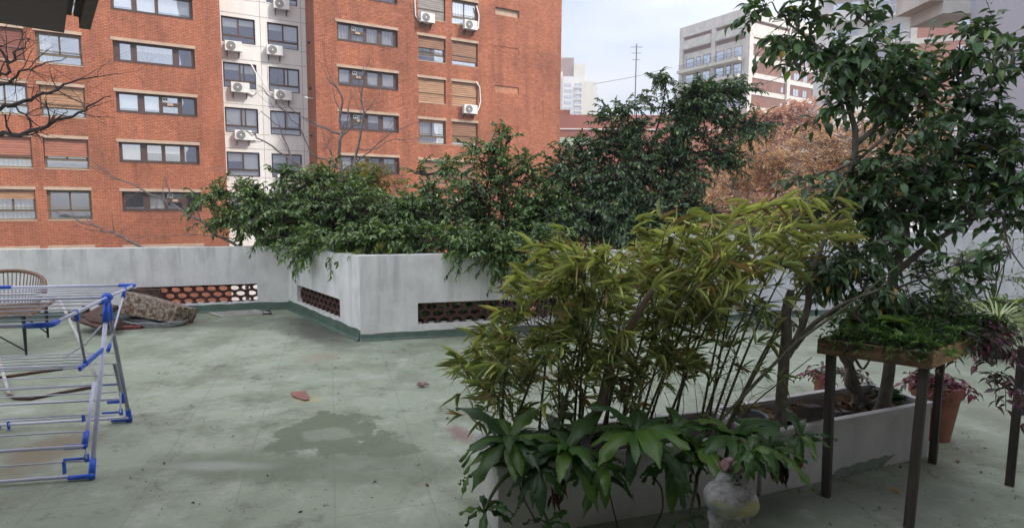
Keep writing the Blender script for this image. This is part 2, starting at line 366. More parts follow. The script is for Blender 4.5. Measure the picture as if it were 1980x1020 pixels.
mk2 = N(t, 'ShaderNodeMath', operation='MULTIPLY'); t.links.new(sw.outputs[0], mk2.inputs[0]); mk2.inputs[1].default_value = 0.5
base = mixc(t, mk2.outputs[0], base, (0.5, 0.52, 0.48))
t.links.new(base, b.inputs['Base Color'])
rr = ramp(t, nA.outputs['Fac'], [(0.3, (0.42, 0.42, 0.42)), (0.7, (0.72, 0.72, 0.72))]); t.links.new(rr.outputs[0], b.inputs['Roughness'])
b.inputs['Specular IOR Level'].default_value = 0.35
bump(t, b, nB.outputs['Fac'], 0.35, 0.012)
MT['floor'] = m
HAZE = 0.0018
# ================================================ structure: ground and terrace
g = MB(); g.quad((-400, -60, -9), (500, -60, -9), (500, 700, -9), (-400, 700, -9))
tag(g.build('street_ground', pm('asphalt', (0.08, 0.08, 0.08), 0.9, 0.3, 0.3)), kind='structure')
A_, B2, C_ = Vector((-12, 6.15, 0)), Vector((-3.45, 9.05, 0)), Vector((-1.8, 6.93, 0))
dirR = Vector((1.39, 0.41, 0)).normalized()
D_ = C_+dirR*4.17; E_ = C_+dirR*14.6
fb = MB(); P = [(-12, -3, 0), (12.2, -3, 0), (E_.x, E_.y, 0), (C_.x, C_.y, 0), (B2.x, B2.y, 0), (-12, 6.15, 0)]
fb.quad(*P); fb.quad(*[(x, y, -0.3) for x, y, z in reversed(P)])
for i in range(6):
    a = P[i]; c = P[(i+1) % 6]; fb.quad(a, (a[0], a[1], -0.3), (c[0], c[1], -0.3), c)
fo = fb.build('terrace_floor', MT['floor']); tag(fo, kind='structure')

def pierced(mb, u0, u1, z0, z1, y, holes, depth, back=None, out=-1):
    """front face at local y with rectangular openings and reveals running to y+depth"""
    us = sorted({u0, u1, *[h[0] for h in holes], *[h[1] for h in holes]}); zs = sorted({z0, z1, *[h[2] for h in holes], *[h[3] for h in holes]})
    us = [x for x in us if u0 <= x <= u1]; zs = [z for z in zs if z0 <= z <= z1]
    def inh(u, z): return any(h[0] < u < h[1] and h[2] < z < h[3] for h in holes)
    for yy in ([y] if back is None else [y, back]):
        for i in range(len(us)-1):
            run = None
            for j in range(len(zs)-1):
                if not inh((us[i]+us[i+1])/2, (zs[j]+zs[j+1])/2):
                    q = [(us[i], yy, zs[j]), (us[i+1], yy, zs[j]), (us[i+1], yy, zs[j+1]), (us[i], yy, zs[j+1])]
                    mb.quad(*(q if yy == y else q[::-1]))
    ye = y+depth if back is None else back
    for h in holes:
        a, b_, c, d = max(h[0], u0), min(h[1], u1), max(h[2], z0), min(h[3], z1)
        if h[0] >= u0: mb.quad((a, y, c), (a, y, d), (a, ye, d), (a, ye, c))
        if h[1] <= u1: mb.quad((b_, y, d), (b_, y, c), (b_, ye, c), (b_, ye, d))
        mb.quad((a, y, d), (b_, y, d), (b_, ye, d), (a, ye, d)); mb.quad((b_, y, c), (a, y, c), (a, ye, c), (b_, ye, c))

def lattice(mb, u0, u1, z0, z1, y, th, cw=0.158, ch=0.088, rr=0.40):
    r = 0; z = z0+ch*0.35
    K = 12
    while z < z1+ch*0.5:
        u = u0+(cw/2 if r % 2 else 0)
        while u < u1+cw/2:
            hexp = [(u+cw/2, z-ch/3*0.9), (u+cw/2, z+ch/3*0.9), (u, z+ch*0.68), (u-cw/2, z+ch/3*0.9), (u-cw/2, z-ch/3*0.9), (u, z-ch*0.68)]
            # outer ring sampled on the hexagon, inner ring an ellipse
            O = []
            for k in range(K):
                a = 2*math.pi*k/K-math.pi/6
                i = k//2 if k % 2 == 0 else None
                p0 = hexp[(k//2) % 6]; p1 = hexp[(k//2+1) % 6]
                O.append(p0 if k % 2 == 0 else ((p0[0]+p1[0])/2, (p0[1]+p1[1])/2))
            I = [(u+(o[0]-u)*0, z) for o in O]
            I = []
            for o in O:
                an = math.atan2((o[1]-z)/ch, (o[0]-u)/cw); I.append((u+cw*rr*math.cos(an), z+ch*(rr+0.03)*math.sin(an)))
            for k in range(K):
                k2 = (k+1) % K
                for yy, fl_ in ((y, 1), (y+th, -1)):
                    q = [(O[k][0], yy, O[k][1]), (O[k2][0], yy, O[k2][1]), (I[k2][0], yy, I[k2][1]), (I[k][0], yy, I[k][1])]
                    mb.quad(*(q if fl_ > 0 else q[::-1]))
                mb.quad((I[k][0], y, I[k][1]), (I[k2][0], y, I[k2][1]), (I[k2][0], y+th, I[k2][1]), (I[k][0], y+th, I[k][1]))
            u += cw
        z += ch; r += 1

def parapet(name, A, B, t_, hA, hB, holes, label, m, s_ext=0.0, cove=0.12):
    d = (B-A); L = d.length; rz = math.atan2(d.y, d.x)
    root = empty(name, A, rz, label, 'wall')
    mb = MB(); pierced(mb, 0, L, 0, min(hA, hB), 0, holes, t_, back=t_)
    h0 = min(hA, hB)
    mb.quad((0, 0, h0), (L, 0, h0), (L, 0, hB), (0, 0, hA)); mb.quad((L, t_, h0), (0, t_, h0), (0, t_, hA), (L, t_, hB))
    mb.quad((0, 0, hA), (L, 0, hB), (L, t_, hB), (0, t_, hA)); mb.quad((0, t_, 0), (0, 0, 0), (0, 0, hA), (0, t_, hA)); mb.quad((L, 0, 0), (L, t_, 0), (L, t_, hB), (L, 0, hB))
    mb.build('wall_body', m, root)
    # hand-brushed green upstand: slightly uneven top edge
    bb = MB(); n = max(2, int(L/0.12)); pr = None; r_ = random.Random(int(L*100))
    for i in range(n+1):
        s = L*i/n; zt = cove+r_.uniform(-0.008, 0.008)
        c = [(s, -0.055, 0.003), (s, -0.022, 0.03), (s, -0.006, zt)]
        c2 = [(s, 0.001, zt)]
        cur = c+c2
        if pr:
            for k in range(3): bb.quad(pr[k], cur[k], cur[k+1], pr[k+1])
        pr = cur
    bb.build('painted_upstand', MT['green'], root, smooth=True)
    for h in holes:
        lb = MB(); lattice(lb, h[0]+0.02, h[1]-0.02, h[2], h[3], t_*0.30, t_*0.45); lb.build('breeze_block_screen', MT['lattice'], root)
    return root
def s_on(px, py, A, B): return (onplane(px, py, A, B)-A).dot((B-A).normalized())
LW = (s_on(262, 555, A_, B2), s_on(497, 552, A_, B2))
parapet('parapet_wall', A_, B2, 0.16, 1.0, 0.97, [(LW[0], LW[1], 0.14, 0.41)], 'long stained white parapet wall with round-hole screen, behind the scrap pile', MT['wall'], cove=0.115)
SW = (s_on(574, 556, B2, C_), s_on(657, 580, B2, C_))
parapet('parapet_wall', B2, C_, 0.16, 0.96, 1.02, [(SW[0], SW[1], 0.165, 0.42)], 'short return wall with sunken dark screen between the corner and the jutting wall', MT['wall'], cove=0.13)
PW = (s_on(808, 600, C_, D_), s_on(1118, 600, C_, D_))
parapet('parapet_wall', C_, D_, 0.16, 1.02, 1.03, [(PW[0], PW[1], 0.165, 0.43)], 'white wall with long dark screen overhung by the glossy bushes', MT['wall'], cove=0.085)
parapet('boundary_wall', D_+dirR*0.002, E_, 0.2, 1.24, 1.24, [], 'plain white boundary wall with round lamp at the right', MT['wall_hi'], cove=0.08)

# ================================================ orange brick apartment block
YAW = 0.5051
bt = empty('apartment_building', (0, 46.518, 0), YAW, 'orange brick apartment block with a pale concrete window strip between its wings', 'building')
Z0, ZT = -9.0, 24.0
WIN = []
def addwin(kind, u0, u1, zt, zb, y, **kw): WIN.append((kind, u0, u1, zt, zb, y, kw))
# left wing y=0, pale strip y=1.75, right wing y=-1.07
Bs = {-2: {}, -1: {}, 0: dict(cur=0.3), 1: dict(sh=('sh_tan', 0.66)), 2: dict(sh=('sh_terra', 0.56)), 3: dict(dark=1), 4: {}}
As = {-1: dict(sh=('sh_red', 1)), 0: dict(sh=('sh_red', 1.0)), 1: dict(cur=1.0), 2: dict(sh=('sh_terra', 0.62), cur=1), 3: dict(sh=('sh_tan', 0.28), cur=1), 4: {}}
for k in range(-3, 5):
    zt = 10.60-2.8*k-(0.42 if k == 4 else 0)
    addwin('slide', -29.06, -27.06, zt, zt-1.64, 0, **Bs.get(k, {}))
    addwin('slide', -31.55, -29.55, zt, zt-1.64, 0, **As.get(k, {}))
    zt = 10.57-2.8*k-(0.46 if k == 4 else 0)
    addwin('ribbon3' if k == 0 else ('ribbon2' if k == -1 else 'ribbon4'), -25.62, -21.57, zt, zt-1.10, 0, seed=k, hvac={1: 2, 4: 2, 3: 2}.get(k))
    zt = 13.22-2.8*(k)
    addwin('strip', -19.99, -18.03, zt, zt-1.58, 1.75, seed=k)
    addwin('strip', -17.30, -15.37, zt-0.0, zt-1.58, 1.75, seed=k+9)
    zt = 13.08-2.8*k
    addwin('ribbon4b', -13.47, -9.47, zt, zt-1.09, -1.07, seed=k, hvac={0: 1, 1: 1, 2: 1, 3: 1}.get(k), cur={0: 1}.get(k, 0))
    zt = 13.0-2.8*k
    addwin('slide', -8.04, -6.02, zt, zt-1.64, -1.07, **{-1: dict(sh=('sh_grey', 0.97)), 0: dict(sh=('sh_wood', 0.42)), 1: dict(sh=('sh_tan', 1.0)), 2: dict(cur=0.8, sh=('sh_tan', 0.08)), 3: dict(sh=('sh_wood', 0.9))}.get(k, {}))
    addwin('slide', -5.54, -3.52, zt, zt-1.64, -1.07, **{-1: dict(cur=0.9), 0: dict(sh=('sh_wood', 0.78), cur=1), 1: dict(sh=('sh_tan', 1.0)), 2: dict(sh=('sh_wood', 0.85)), 3: dict(sh=('sh_wood', 0.9))}.get(k, {}))
vents = [(-2.11, -0.12, 15.80, 15.28, 0), (-2.11, -0.12, 13.08, 12.60, 1), (-2.11, -0.12, 10.27, 9.76, 2), (-2.11, -0.12, 7.42, 6.90, 1)]
def sect(u0, u1, y, m, nm, extra=()):
    hs = [(w_[1], w_[2], w_[4], w_[3]) for w_ in WIN if u0 < w_[1] < u1]+[(v_[0], v_[1], v_[3], v_[2]) for v_ in extra]
    mb = MB(); pierced(mb, u0, u1, Z0, ZT, y, hs, 0.30)
    mb.quad((u0, y, ZT), (u1, y, ZT), (u1, 16, ZT), (u0, 16, ZT))
    mb.quad((u0, 16, Z0), (u0, y, Z0), (u0, y, ZT), (u0, 16, ZT)); mb.quad((u1, y, Z0), (u1, 16, Z0), (u1, 16, ZT), (u1, y, ZT))
    mb.quad((u1, 16, Z0), (u0, 16, Z0), (u0, 16, ZT), (u1, 16, ZT))
    return mb.build(nm, m, bt)
sect(-48, -20.14, 0, MT['brick'], 'brick_wall')
cw_ = sect(-20.138, -14.892, 1.75, MT['conc'], 'concrete_wall')
sect(-14.89, 3.64, -1.07, MT['brick'], 'brick_wall', vents)
# concrete panel joints
jb_ = MB()
for zz in [11.9-2.8*k-0.3 for k in range(-3, 8)]:
    jb_.box(-20.13, -14.9, 1.742, 1.75, zz-0.012, zz+0.012)
for zz in [13.45-2.8*k for k in range(-3, 8)]:
    jb_.box(-20.13, -14.9, 1.742, 1.75, zz-0.012, zz+0.012)
for uu in (-17.72, -15.2): jb_.box(uu-0.012, uu+0.012, 1.743, 1.749, Z0, ZT)
jb_.build('panel_joint', pm('joint_grime', (0.30, 0.28, 0.25), 0.9), bt)
for i, v_ in enumerate(vents):
    vb = MB(); d_ = (0.16, 0.035, 0.07)[v_[4]]
    vb.box(v_[0]-0.005, v_[1]+0.005, -1.07+d_, -1.07+0.3, v_[3]-0.005, v_[2]+0.005)
    o = vb.build('blocked_vent', [MT['lintel'], MT['brick'], MT['blocked']][v_[4]], bt)
def window(kind, u0, u1, zt, zb, y, kw):
    r_ = random.Random(int(u0*10)*31+int(zt*10))
    yf = y+(0.20 if kind != 'strip' else 0.12); FD = 0.06
    fb_ = MB(); col = MT['brown']; gl = MB(); W = u1-u0; H = zt-zb
    def rect(a, b_, c, d, wd=0.05, dp=FD):    # frame ring
        fb_.box(a, b_, yf, yf+dp, d-wd, d); fb_.box(a, b_, yf, yf+dp, c, c+wd)
        fb_.box(a, a+wd, yf+0.002, yf+dp-0.002, c+wd, d-wd); fb_.box(b_-wd, b_, yf+0.002, yf+dp-0.002, c+wd, d-wd)
    rect(u0, u1, zb, zt, 0.08)
    panes = []
    if kind.startswith('ribbon'):
        if kind == 'ribbon3': seg = [(0.07, .21), (.27, .72), (.79, .96)]
        elif kind == 'ribbon2': seg = [(0.03, .25), (.30, .53), (.56, .96)]
        elif kind == 'ribbon4': seg = [(.03, .26), (.33, .52), (.555, .755), (.80, .965)]
        else: seg = [(.02, .20), (.235, .44), (.48, .67), (.735, .94)]
        last = 0
        for i, (a, b_) in enumerate(seg):
            ua, ub = u0+W*a, u0+W*b_
            if ua-(u0+W*last) > 0.06: fb_.box(u0+W*last, ua, yf+0.004, yf+FD-0.004, zb+0.08, zt-0.08)
            last = b_
            rect(ua-0.02, ub+0.02, zb+0.06, zt-0.06, 0.05, FD+0.03)
            panes.append((ua, ub, zb+0.1, zt-0.1))
        fb_.box(u0+W*last, u1, yf+0.004, yf+FD-0.004, zb+0.08, zt-0.08)
    elif kind == 'slide':
        mid = (u0+u1)/2; zs_ = zb+H*0.30
        col = MT['bronze']
        rect(u0+0.06, mid+0.04, zs_, zt-0.08, 0.08); 
        rect(mid-0.04, u1-0.06, zs_, zt-0.08, 0.08, FD-0.02)
        fb_.box(u0+0.06, u1-0.06, yf-0.03, yf+FD, zs_-0.05, zs_)
        fb_.box(u0, u1, yf-0.12, yf-0.09, zs_+0.16, zs_+0.19)
        panes = [(u0+0.1, mid-0.04, zs_+0.06, zt-0.1), (mid+0.04, u1-0.1, zs_+0.06, zt-0.1), (u0+0.1, u1-0.1, zb+0.06, zs_-0.04)]
    else:
        mid = (u0+u1)/2; zs_ = zb+H*0.26
        rect(u0, u1, zs_, zt, 0.09); fb_.box(mid-0.05, mid+0.05, yf-0.01, yf+FD, zs_, zt); fb_.box(u0, u1, yf-0.01, yf+FD, zs_-0.03, zs_+0.05)
        if r_.random() < 0.35: fb_.box(u0+W*0.6, u0+W*0.64, yf, yf+FD, zs_+0.06, zt-0.05)
        panes = [(u0+0.08, mid-0.05, zs_+0.05, zt-0.08), (mid+0.05, u1-0.08, zs_+0.05, zt-0.08), (u0+0.04, u1-0.04, zb+0.05, zs_-0.02)]
    root = fb_.build('window', col, bt)
    for a, b_, c, d in panes: gl.quad((a, yf+0.03, c), (b_, yf+0.03, c), (b_, yf+0.03, d), (a, yf+0.03, d))
    gl.build('pane', MT['glass'], root)
    rb = MB(); rb.quad((u0, y+0.75, zb-0.1), (u1, y+0.75, zb-0.1), (u1, y+0.75, zt+0.1), (u0, y+0.75, zt+0.1))  # shallow box coloured dark, standing for the unlit room
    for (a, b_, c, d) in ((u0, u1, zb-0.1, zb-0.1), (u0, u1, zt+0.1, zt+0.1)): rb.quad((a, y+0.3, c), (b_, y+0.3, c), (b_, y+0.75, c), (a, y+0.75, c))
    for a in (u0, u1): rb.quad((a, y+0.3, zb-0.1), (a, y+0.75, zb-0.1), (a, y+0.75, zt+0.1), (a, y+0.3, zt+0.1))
    rb.build('room_backing', MT['room'], root)
    if kind != 'strip':
        lb = MB(); lb.box(u0-0.10, u1+0.04, y-0.035, y+0.02, zt+0.0, zt+0.17); lb.build('lintel', MT['lintel'], root)
        sb = MB(); sb.box(u0-0.02, u1+0.02, y-0.02, y+0.19, zb-0.05, zb+0.002); sb.build('sill', MT['brown'] if kind != 'slide' else MT['lintel'], root)
    else:
        wb = MB(); 
        for a, b_, c, d in ((u0-0.09, u1+0.09, zb-0.09, zb), (u1, u1+0.09, zb, zt), (u0-0.09, u0, zb, zt)): wb.box(a, b_, y-0.02, y+0.1, c, d)
        wb.build('window_trim', MT['whiteframe'], root)
    sh = kw.get('sh')
    if sh:
        hh = H*sh[1]; s2 = MB(); s2.box(u0+0.05, u1-0.05, yf-0.075, yf-0.045, zt-hh, zt-0.002)
        s2.box(u0+0.05, u1-0.05, yf-0.082, yf-0.04, zt-hh-0.05, zt-hh); s2.build('roller_shutter', MT[sh[0]], root)
    if kw.get('cur'):
        c2 = MB(); a = u0+0.1
        uu = [u0+0.08+(W-0.16)*i/24*(kw['cur'] if kw['cur'] < 1 else 1) for i in range(25)]
        for i in range(24):
            y1, y2 = yf+0.14+0.02*(i % 2), yf+0.14+0.02*((i+1) % 2)
            c2.quad((uu[i], y1, zb+0.02), (uu[i+1], y2, zb+0.02), (uu[i+1], y2, zt-0.05), (uu[i], y1, zt-0.05))
        c2.build('curtain', MT['curtain'], root)
    elif not kw.get('dark'):
        b2 = MB(); hit = False
        for a, b_, c, d in panes:
            fr = r_.choice([0, 0, 0.35, 0.5, 0.85, 1])
            if kind == 'slide': fr = r_.choice([0, 0.3])
            if fr: b2.quad((a-0.02, yf+0.09, d-(d-c)*fr), (b_+0.02, yf+0.09, d-(d-c)*fr), (b_+0.02, yf+0.09, d+0.02), (a-0.02, yf+0.09, d+0.02)); hit = True
        if hit: b2.build('blind', MT['blind'], root)
    if kw.get('hvac') is not None:
        i = kw['hvac']; a, b_, c, d = panes[i]; zc = c+(d-c)*0.55
        hb = MB(); hb.box(a-0.03, b_+0.03, yf-0.01, yf+0.05, zc-0.13, zc+0.1); hb.build('panel', MT['brown'], root)
        kb = MB(); kb.box((a+b_)/2-0.15, (a+b_)/2+0.15, yf-0.07, yf-0.01, zc-0.07, zc+0.07); k_ = kb.build('wall_heater', MT['lintel'], root)
        vb = MB(); vb.box(a+0.02, a+0.3, yf-0.01, yf+0.02, d-0.24, d-0.02); vb.build('vent_grille', MT['whiteframe'], root)
        vb = MB(); vb.box(a+0.06, a+0.14, yf-0.018, yf-0.009, d-0.2, d-0.07); vb.box(a+0.18, a+0.26, yf-0.018, yf-0.009, d-0.2, d-0.07); vb.build('vent_slot', MT['black'], root)
for w_ in WIN:
    if w_[3] > 18 or w_[3] < -2: continue
    window(*w_)
# parts for openings out of sight still need closing: plain shutters
rest = MB()
for w_ in WIN:
    if w_[3] > 18 or w_[3] < -2: rest.box(w_[1], w_[2], w_[5]+0.15, w_[5]+0.2, w_[4], w_[3])
rest.build('roller_shutter', MT['sh_wood'], bt)
cb = MB(); cb.box(-48, -20.1, -0.08, 16.1, ZT, ZT+0.4); cb.box(-14.95, 3.72, -1.15, 16.1, ZT, ZT+0.4); cb.build('roof', MT['lintel'], bt)
pb = MB(); pb.tube([(-14.95, -0.3, 8.25), (-15.5, -0.6, 8.25)], 0.05); pb.build('drain_pipe', MT['whiteframe'], bt)
for zz in (11.9, 9.0, 6.0, 3.2):
    pb = MB(); pb.ball((-14.96, 0.4, zz), 0.09, 6); pb.build('wall_vent', MT['black'], bt)

def aircon(u, z, y, label, wd=0.98, hose=None, rust=False):
    loc = bt.matrix_basis @ Vector((u, y, z))
    o = empty('air_conditioner', (0, 0, 0), 0, label, 'air conditioner', 'air conditioners on the brick block')
    c_, s_ = math.cos(YAW), math.sin(YAW)
    o.location = (0+u*c_-y*s_, 46.518+u*s_+y*c_, z); o.rotation_euler = (0, 0, YAW)
    b1 = MB(); b1.box(0, wd, -0.46, -0.10, 0, 0.62); b1.build('casing', MT['acwhite'], o, bevel=0.02)
    g1 = MB(); cx = wd*0.36
    g1.lathe([(0.0, 0), (0.25, 0), (0.27, -0.01)], 24)
    M4 = Matrix.Translation((cx, -0.468, 0.31)) @ Matrix.Rotation(math.pi/2, 4, 'X'); g1.v = [tuple(M4 @ Vector((p[0], p[1], -p[2]))) for p in g1.v]
    gg = g1.build('fan_grille', MT['acgrille'], o)
    r1 = MB()
    for rr_ in (0.27, 0.2, 0.13): r1.tube([(cx+rr_*math.cos(t_), -0.482, 0.31+rr_*math.sin(t_)) for t_ in [2*math.pi*i/20 for i in range(21)]], 0.008, 4)
    r1.build('guard_ring', MT['whiteframe'], gg)
    h1 = MB(); h1.lathe([(0.001, 0.0), (0.06, 0), (0.06, 0.012), (0.001, 0.014)], 12); M5 = Matrix.Translation((cx, -0.478, 0.31)) @ Matrix.Rotation(math.pi/2, 4, 'X'); h1.v = [tuple(M5 @ Vector(p)) for p in h1.v]
    h1.build('fan_hub', MT['whiteframe'], gg)
    for xx in (0.12, wd-0.18):
        k1 = MB(); k1.box(xx, xx+0.05, -0.46, 0, -0.05, 0); k1.box(xx, xx+0.05, -0.05, 0, -0.3, -0.05); k1.quad((xx+0.02, -0.4, -0.05), (xx+0.02, -0.05, -0.3), (xx+0.02, -0.05, -0.25), (xx+0.02, -0.33, -0.05)); k1.build('bracket', MT['black'], o)
    if hose:
        h = MB(); h.tube(hose, 0.045, 8); h.build('hose', MT['acwhite'], o, smooth=True)
    return o
def hz(sx, z1, dz): return [(0.9, -0.15, 0.1), (sx, -0.12, 0.15), (sx+0.12, -0.06, dz*0.5), (sx+0.05, -0.05, dz*0.9), (sx-0.2, -0.05, dz)]
aircon(-19.86, 11.02, 1.75, 'air conditioner in the left column of the pale strip, topmost there')
aircon(-19.60, 8.52, 1.75, 'second air conditioner down in the left column of the pale strip', 1.08, [(1.0, -0.1, 0.1), (1.3, -0.06, -0.05), (1.55, -0.05, 0.2), (1.55, -0.04, 1.3), (1.25, -0.04, 1.9)])
aircon(-19.50, 5.55, 1.75, 'lowest air conditioner in the left column of the pale strip', 1.02, [(1.0, -0.1, 0.1), (1.25, -0.06, 0.05), (1.4, -0.05, 0.35), (1.2, -0.04, 0.5)])
aircon(-16.92, 14.03, 1.75, 'air conditioner at the very top of the pale strip, cut by the photo edge above')
aircon(-17.42, 11.08, 1.75, 'air conditioner in the right column of the pale strip, directly below the highest full window')
aircon(-17.06, 8.28, 1.75, 'air conditioner in the right column of the pale strip, second full one down', 1.08)
aircon(-17.02, 2.82, 1.75, 'air conditioner low in the pale strip, half hidden by the bush tips')
aircon(-7.98, 13.8, -1.07, 'air conditioner below the grey closed shutter near the top of the right brick wing', 1.0, [(0, -0.1, 0.1), (-0.25, -0.06, 0.4), (-0.3, -0.05, 1.6), (-0.28, -0.05, 2.4)])
aircon(-4.76, 13.8, -1.07, 'air conditioner below the tall unshuttered window at the top of the right brick wing', 1.0, [(1.0, -0.12, 0.1), (1.25, -0.06, 0.3), (1.3, -0.05, 1.2), (1.1, -0.05, 1.8)])
aircon(-4.80, 7.98, -1.07, 'lone air conditioner with white bent hose between two closed wooden shutters', 1.05, [(1.05, -0.12, 0.2), (1.3, -0.06, 0.4), (1.48, -0.05, 1.0), (1.4, -0.05, 2.0), (1.1, -0.05, 2.35)])

# ================================================ far buildings
def bt_local(name, loc, rz, label, cat='building', group=None): return empty(name, loc, rz, label, cat, group)
MT['cream'] = pm('cream_render', (0.70, 0.66, 0.56), 0.9, 0.15, 0.3, bmp=0)
MT['offwhite'] = pm('white_render_far', (0.74, 0.74, 0.72), 0.9, 0.1, 0.3, bmp=0)
MT['slab'] = pm('weathered_slab', (0.74, 0.71, 0.65), 0.9, 0.25, 0.9, bmp=0)
MT['redwall'] = pm('red_render', (0.34, 0.125, 0.095), 0.9, 0.1, 0.5, bmp=0)
MT['greenband'] = pm('pale_green_band', (0.42, 0.52, 0.40), 0.8, 0.1, 1, bmp=0)
MT['win_far'] = glass_mat('far_glass', 0.7)
def cwin(parent, u0, u1, z0, z1, y, m=None, fr=None):
    f = MB(); f.box(u0, u1, y-0.03, y+0.03, z0, z1); r = f.build('window', fr or MT['brown'], parent)
    p = MB(); w_ = (u1-u0); n = 2 if w_ > 1.2 else 1
    for i in range(n):
        a = u0+w_*i/n+0.07; b_ = u0+w_*(i+1)/n-0.07; p.quad((a, y-0.035, z0+0.08), (b_, y-0.035, z0+0.08), (b_, y-0.035, z1-0.08), (a, y-0.035, z1-0.08))
    p.build('pane', m or MT['win_far'], r)
# concrete-framed block with brick panels and balconies, corner towards us
cx, cy = 40.4, 105.0
rzR = math.atan2(0.534, 0.845)
fb2 = bt_local('apartment_building', (cx, cy, 0), rzR, 'weathered concrete-framed block with brown brick panels and balconies under a flat roof')
top = 35.2
LB = MB(); LB.box(0.05, 20.6, 0.05, 15.1, -9, top-0.5); LB.build('brick_wall', MT['brick_dim'], fb2)
LB = MB(); LB.box(-0.03, 0.05, 0.7, 14.2, -9, top-5); LB.build('rendered_wall', MT['slab'], fb2)
fr_ = MB()
for uu, w_ in ((0, 0.95), (11.2, 0.8), (20.0, 0.8)): fr_.box(uu-0.1, uu+w_, -0.35, 0.6, -9, top if uu < 1 else top-1.0)
for yy in (7.2, 14.7): fr_.box(-0.35, 0.6, yy-0.45, yy+0.45, -9, top-0.8)
for k in range(14):
    z = top-5.4-2.85*k
    fr_.box(0.86, 20.6, -0.06, 0.3, z-0.42, z+0.42)
fr_.box(-0.36, 20.7, -0.40, 0.3, top-1.9, top); fr_.box(-0.41, 0.3, -0.3, 15.2, top-1.9, top)
fr_.box(0.9, 20.6, -0.14, 0.3, top-4.7, top-2.4)
for a, b_ in ((0.6, 6.7), (7.7, 14.2)): fr_.box(-0.75, 0.3, a, b_, top-4.3, top-2.7)
fr_.build('concrete_frame', MT['slab'], fb2)
for k in range(8):
    z = top-8.2-2.85*k
    for j, (a, b_) in enumerate(((0.8, 7.2), (7.6, 14.6))):
        if j and k == 9: continue
        sb = MB(); sb.box(-1.5, 0.1, a, b_, z-0.55, z-0.02); s_ = sb.build('balcony', MT['cream'], fb2)
        rb = MB()
        for q in range(int((b_-a)/0.28)): rb.box(-1.45, -1.42, a+0.05+q*0.28, a+0.08+q*0.28, z-0.05, z+0.9)
        rb.box(-1.47, -1.40, a, b_, z+0.88, z+0.93); rb.box(-1.47, -1.40, a, b_, z+0.4, z+0.43); rb.build('railing', MT['black'], s_)
        for (p, q_) in ((a+0.3, a+2.0), (a+2.6, a+3.6), (a+4.1, a+6.0)):
            wb = MB(); wb.box(-0.06, 0.04, p, q_, z+0.05, z+2.15); wo = wb.build('window', MT['brown'] if (k+j) % 2 else MT['sh_tan'], fb2)
            pb = MB(); pb.quad((-0.07, p+0.12, z+0.1), (-0.07, q_-0.12, z+0.1), (-0.07, q_-0.12, z+2.0), (-0.07, p+0.12, z+2.0)); pb.build('pane', MT['win_far'], wo)
for k in range(6):
    z = top-8.0-2.85*k
    cwin(fb2, 9.7, 10.5, z+0.4, z+1.5, 0.04); cwin(fb2, 13.5, 15.2, z+0.2, z+1.6, 0.04); cwin(fb2, 16.5, 17.8, z+0.2, z+1.6, 0.04)
# distant tower
tw = bt_local('tower_block', (24.5, 300, 0), 0.0, 'slim cream high-rise far away beside the brick wall edge')
t1 = MB(); t1.box(0, 9.2, 0, 14, -9, 64); t1.box(-6, 0, 1, 14, -9, 66.5); t1.build('tower_wall', MT['offwhite'], tw)
t1 = MB(); t1.box(9.2, 16.6, -0.6, 14, -9, 61.5); t1.box(5.5, 11, 1, 12, 61.5, 70.5); t1.build('side_wall', MT['cream'], tw)
t1 = MB(); t1.box(-4, 5.5, 2, 13, 64, 73.5); t1.build('roof_housing', MT['brick_dim'], tw)
for k in range(17):
    z = 58.5-2.85*k
    for a, b_, mm in ((0.9, 4.0, MT['sh_grey']), (6.0, 9.0, MT['win_far'])):
        wb = MB(); wb.box(a, b_, -0.12, 0.1, z+0.7, z+2.1); wo = wb.build('window', MT['acgrille'], tw)
        pb = MB(); pb.quad((a+0.2, -0.14, z+0.8), (b_-0.2, -0.14, z+0.8), (b_-0.2, -0.14, z+2.0), (a+0.2, -0.14, z+2.0)); pb.build('pane', MT['win_far'], wo)
    sb = MB(); sb.box(5.8, 9.2, -1.1, 0, z-0.1, z+0.55); sb.build('balcony', MT['offwhite'], tw)
    sb = MB(); sb.box(16.6, 17.6, 1.0, 5.0, z-0.1, z+0.8); sb.build('side_balcony', MT['offwhite'], tw)
# low red building with green band
rd = bt_local('low_building', (5.4, 70, 0), 0.0, 'low dark red building with a pale green band, right of the brick wall edge')
r1 = MB(); r1.box(0, 26, 0, 12, -9, 11.9); r1.build('red_wall', MT['redwall'], rd)
r1 = MB(); r1.box(-0.02, 3.9, -0.06, 0.05, 8.4, 9.3); r1.box(3.3, 3.95, -0.05, 0.05, -9, 8.4); r1.build('green_band', MT['greenband'], rd)
r1 = MB(); r1.box(-0.1, 26.1, -0.1, 0.1, 10.2, 10.32); r1.build('ledge', MT['conc'], rd)
r1 = MB(); r1.box(0.2, 1.3, 1, 2, 11.9, 12.6); r1.build('chimney', MT['brick'], rd)
r1 = MB(); r1.tube([(8.3, 1, 11.9), (8.3, 1, 12.6)], 0.05, 6)
r1.lathe([(0.01, 0), (0.3, 0.05), (0.45, 0.2)], 14, (8.3, 0.6, 12.9)); r1.build('satellite_dish', MT['offwhite'], rd)
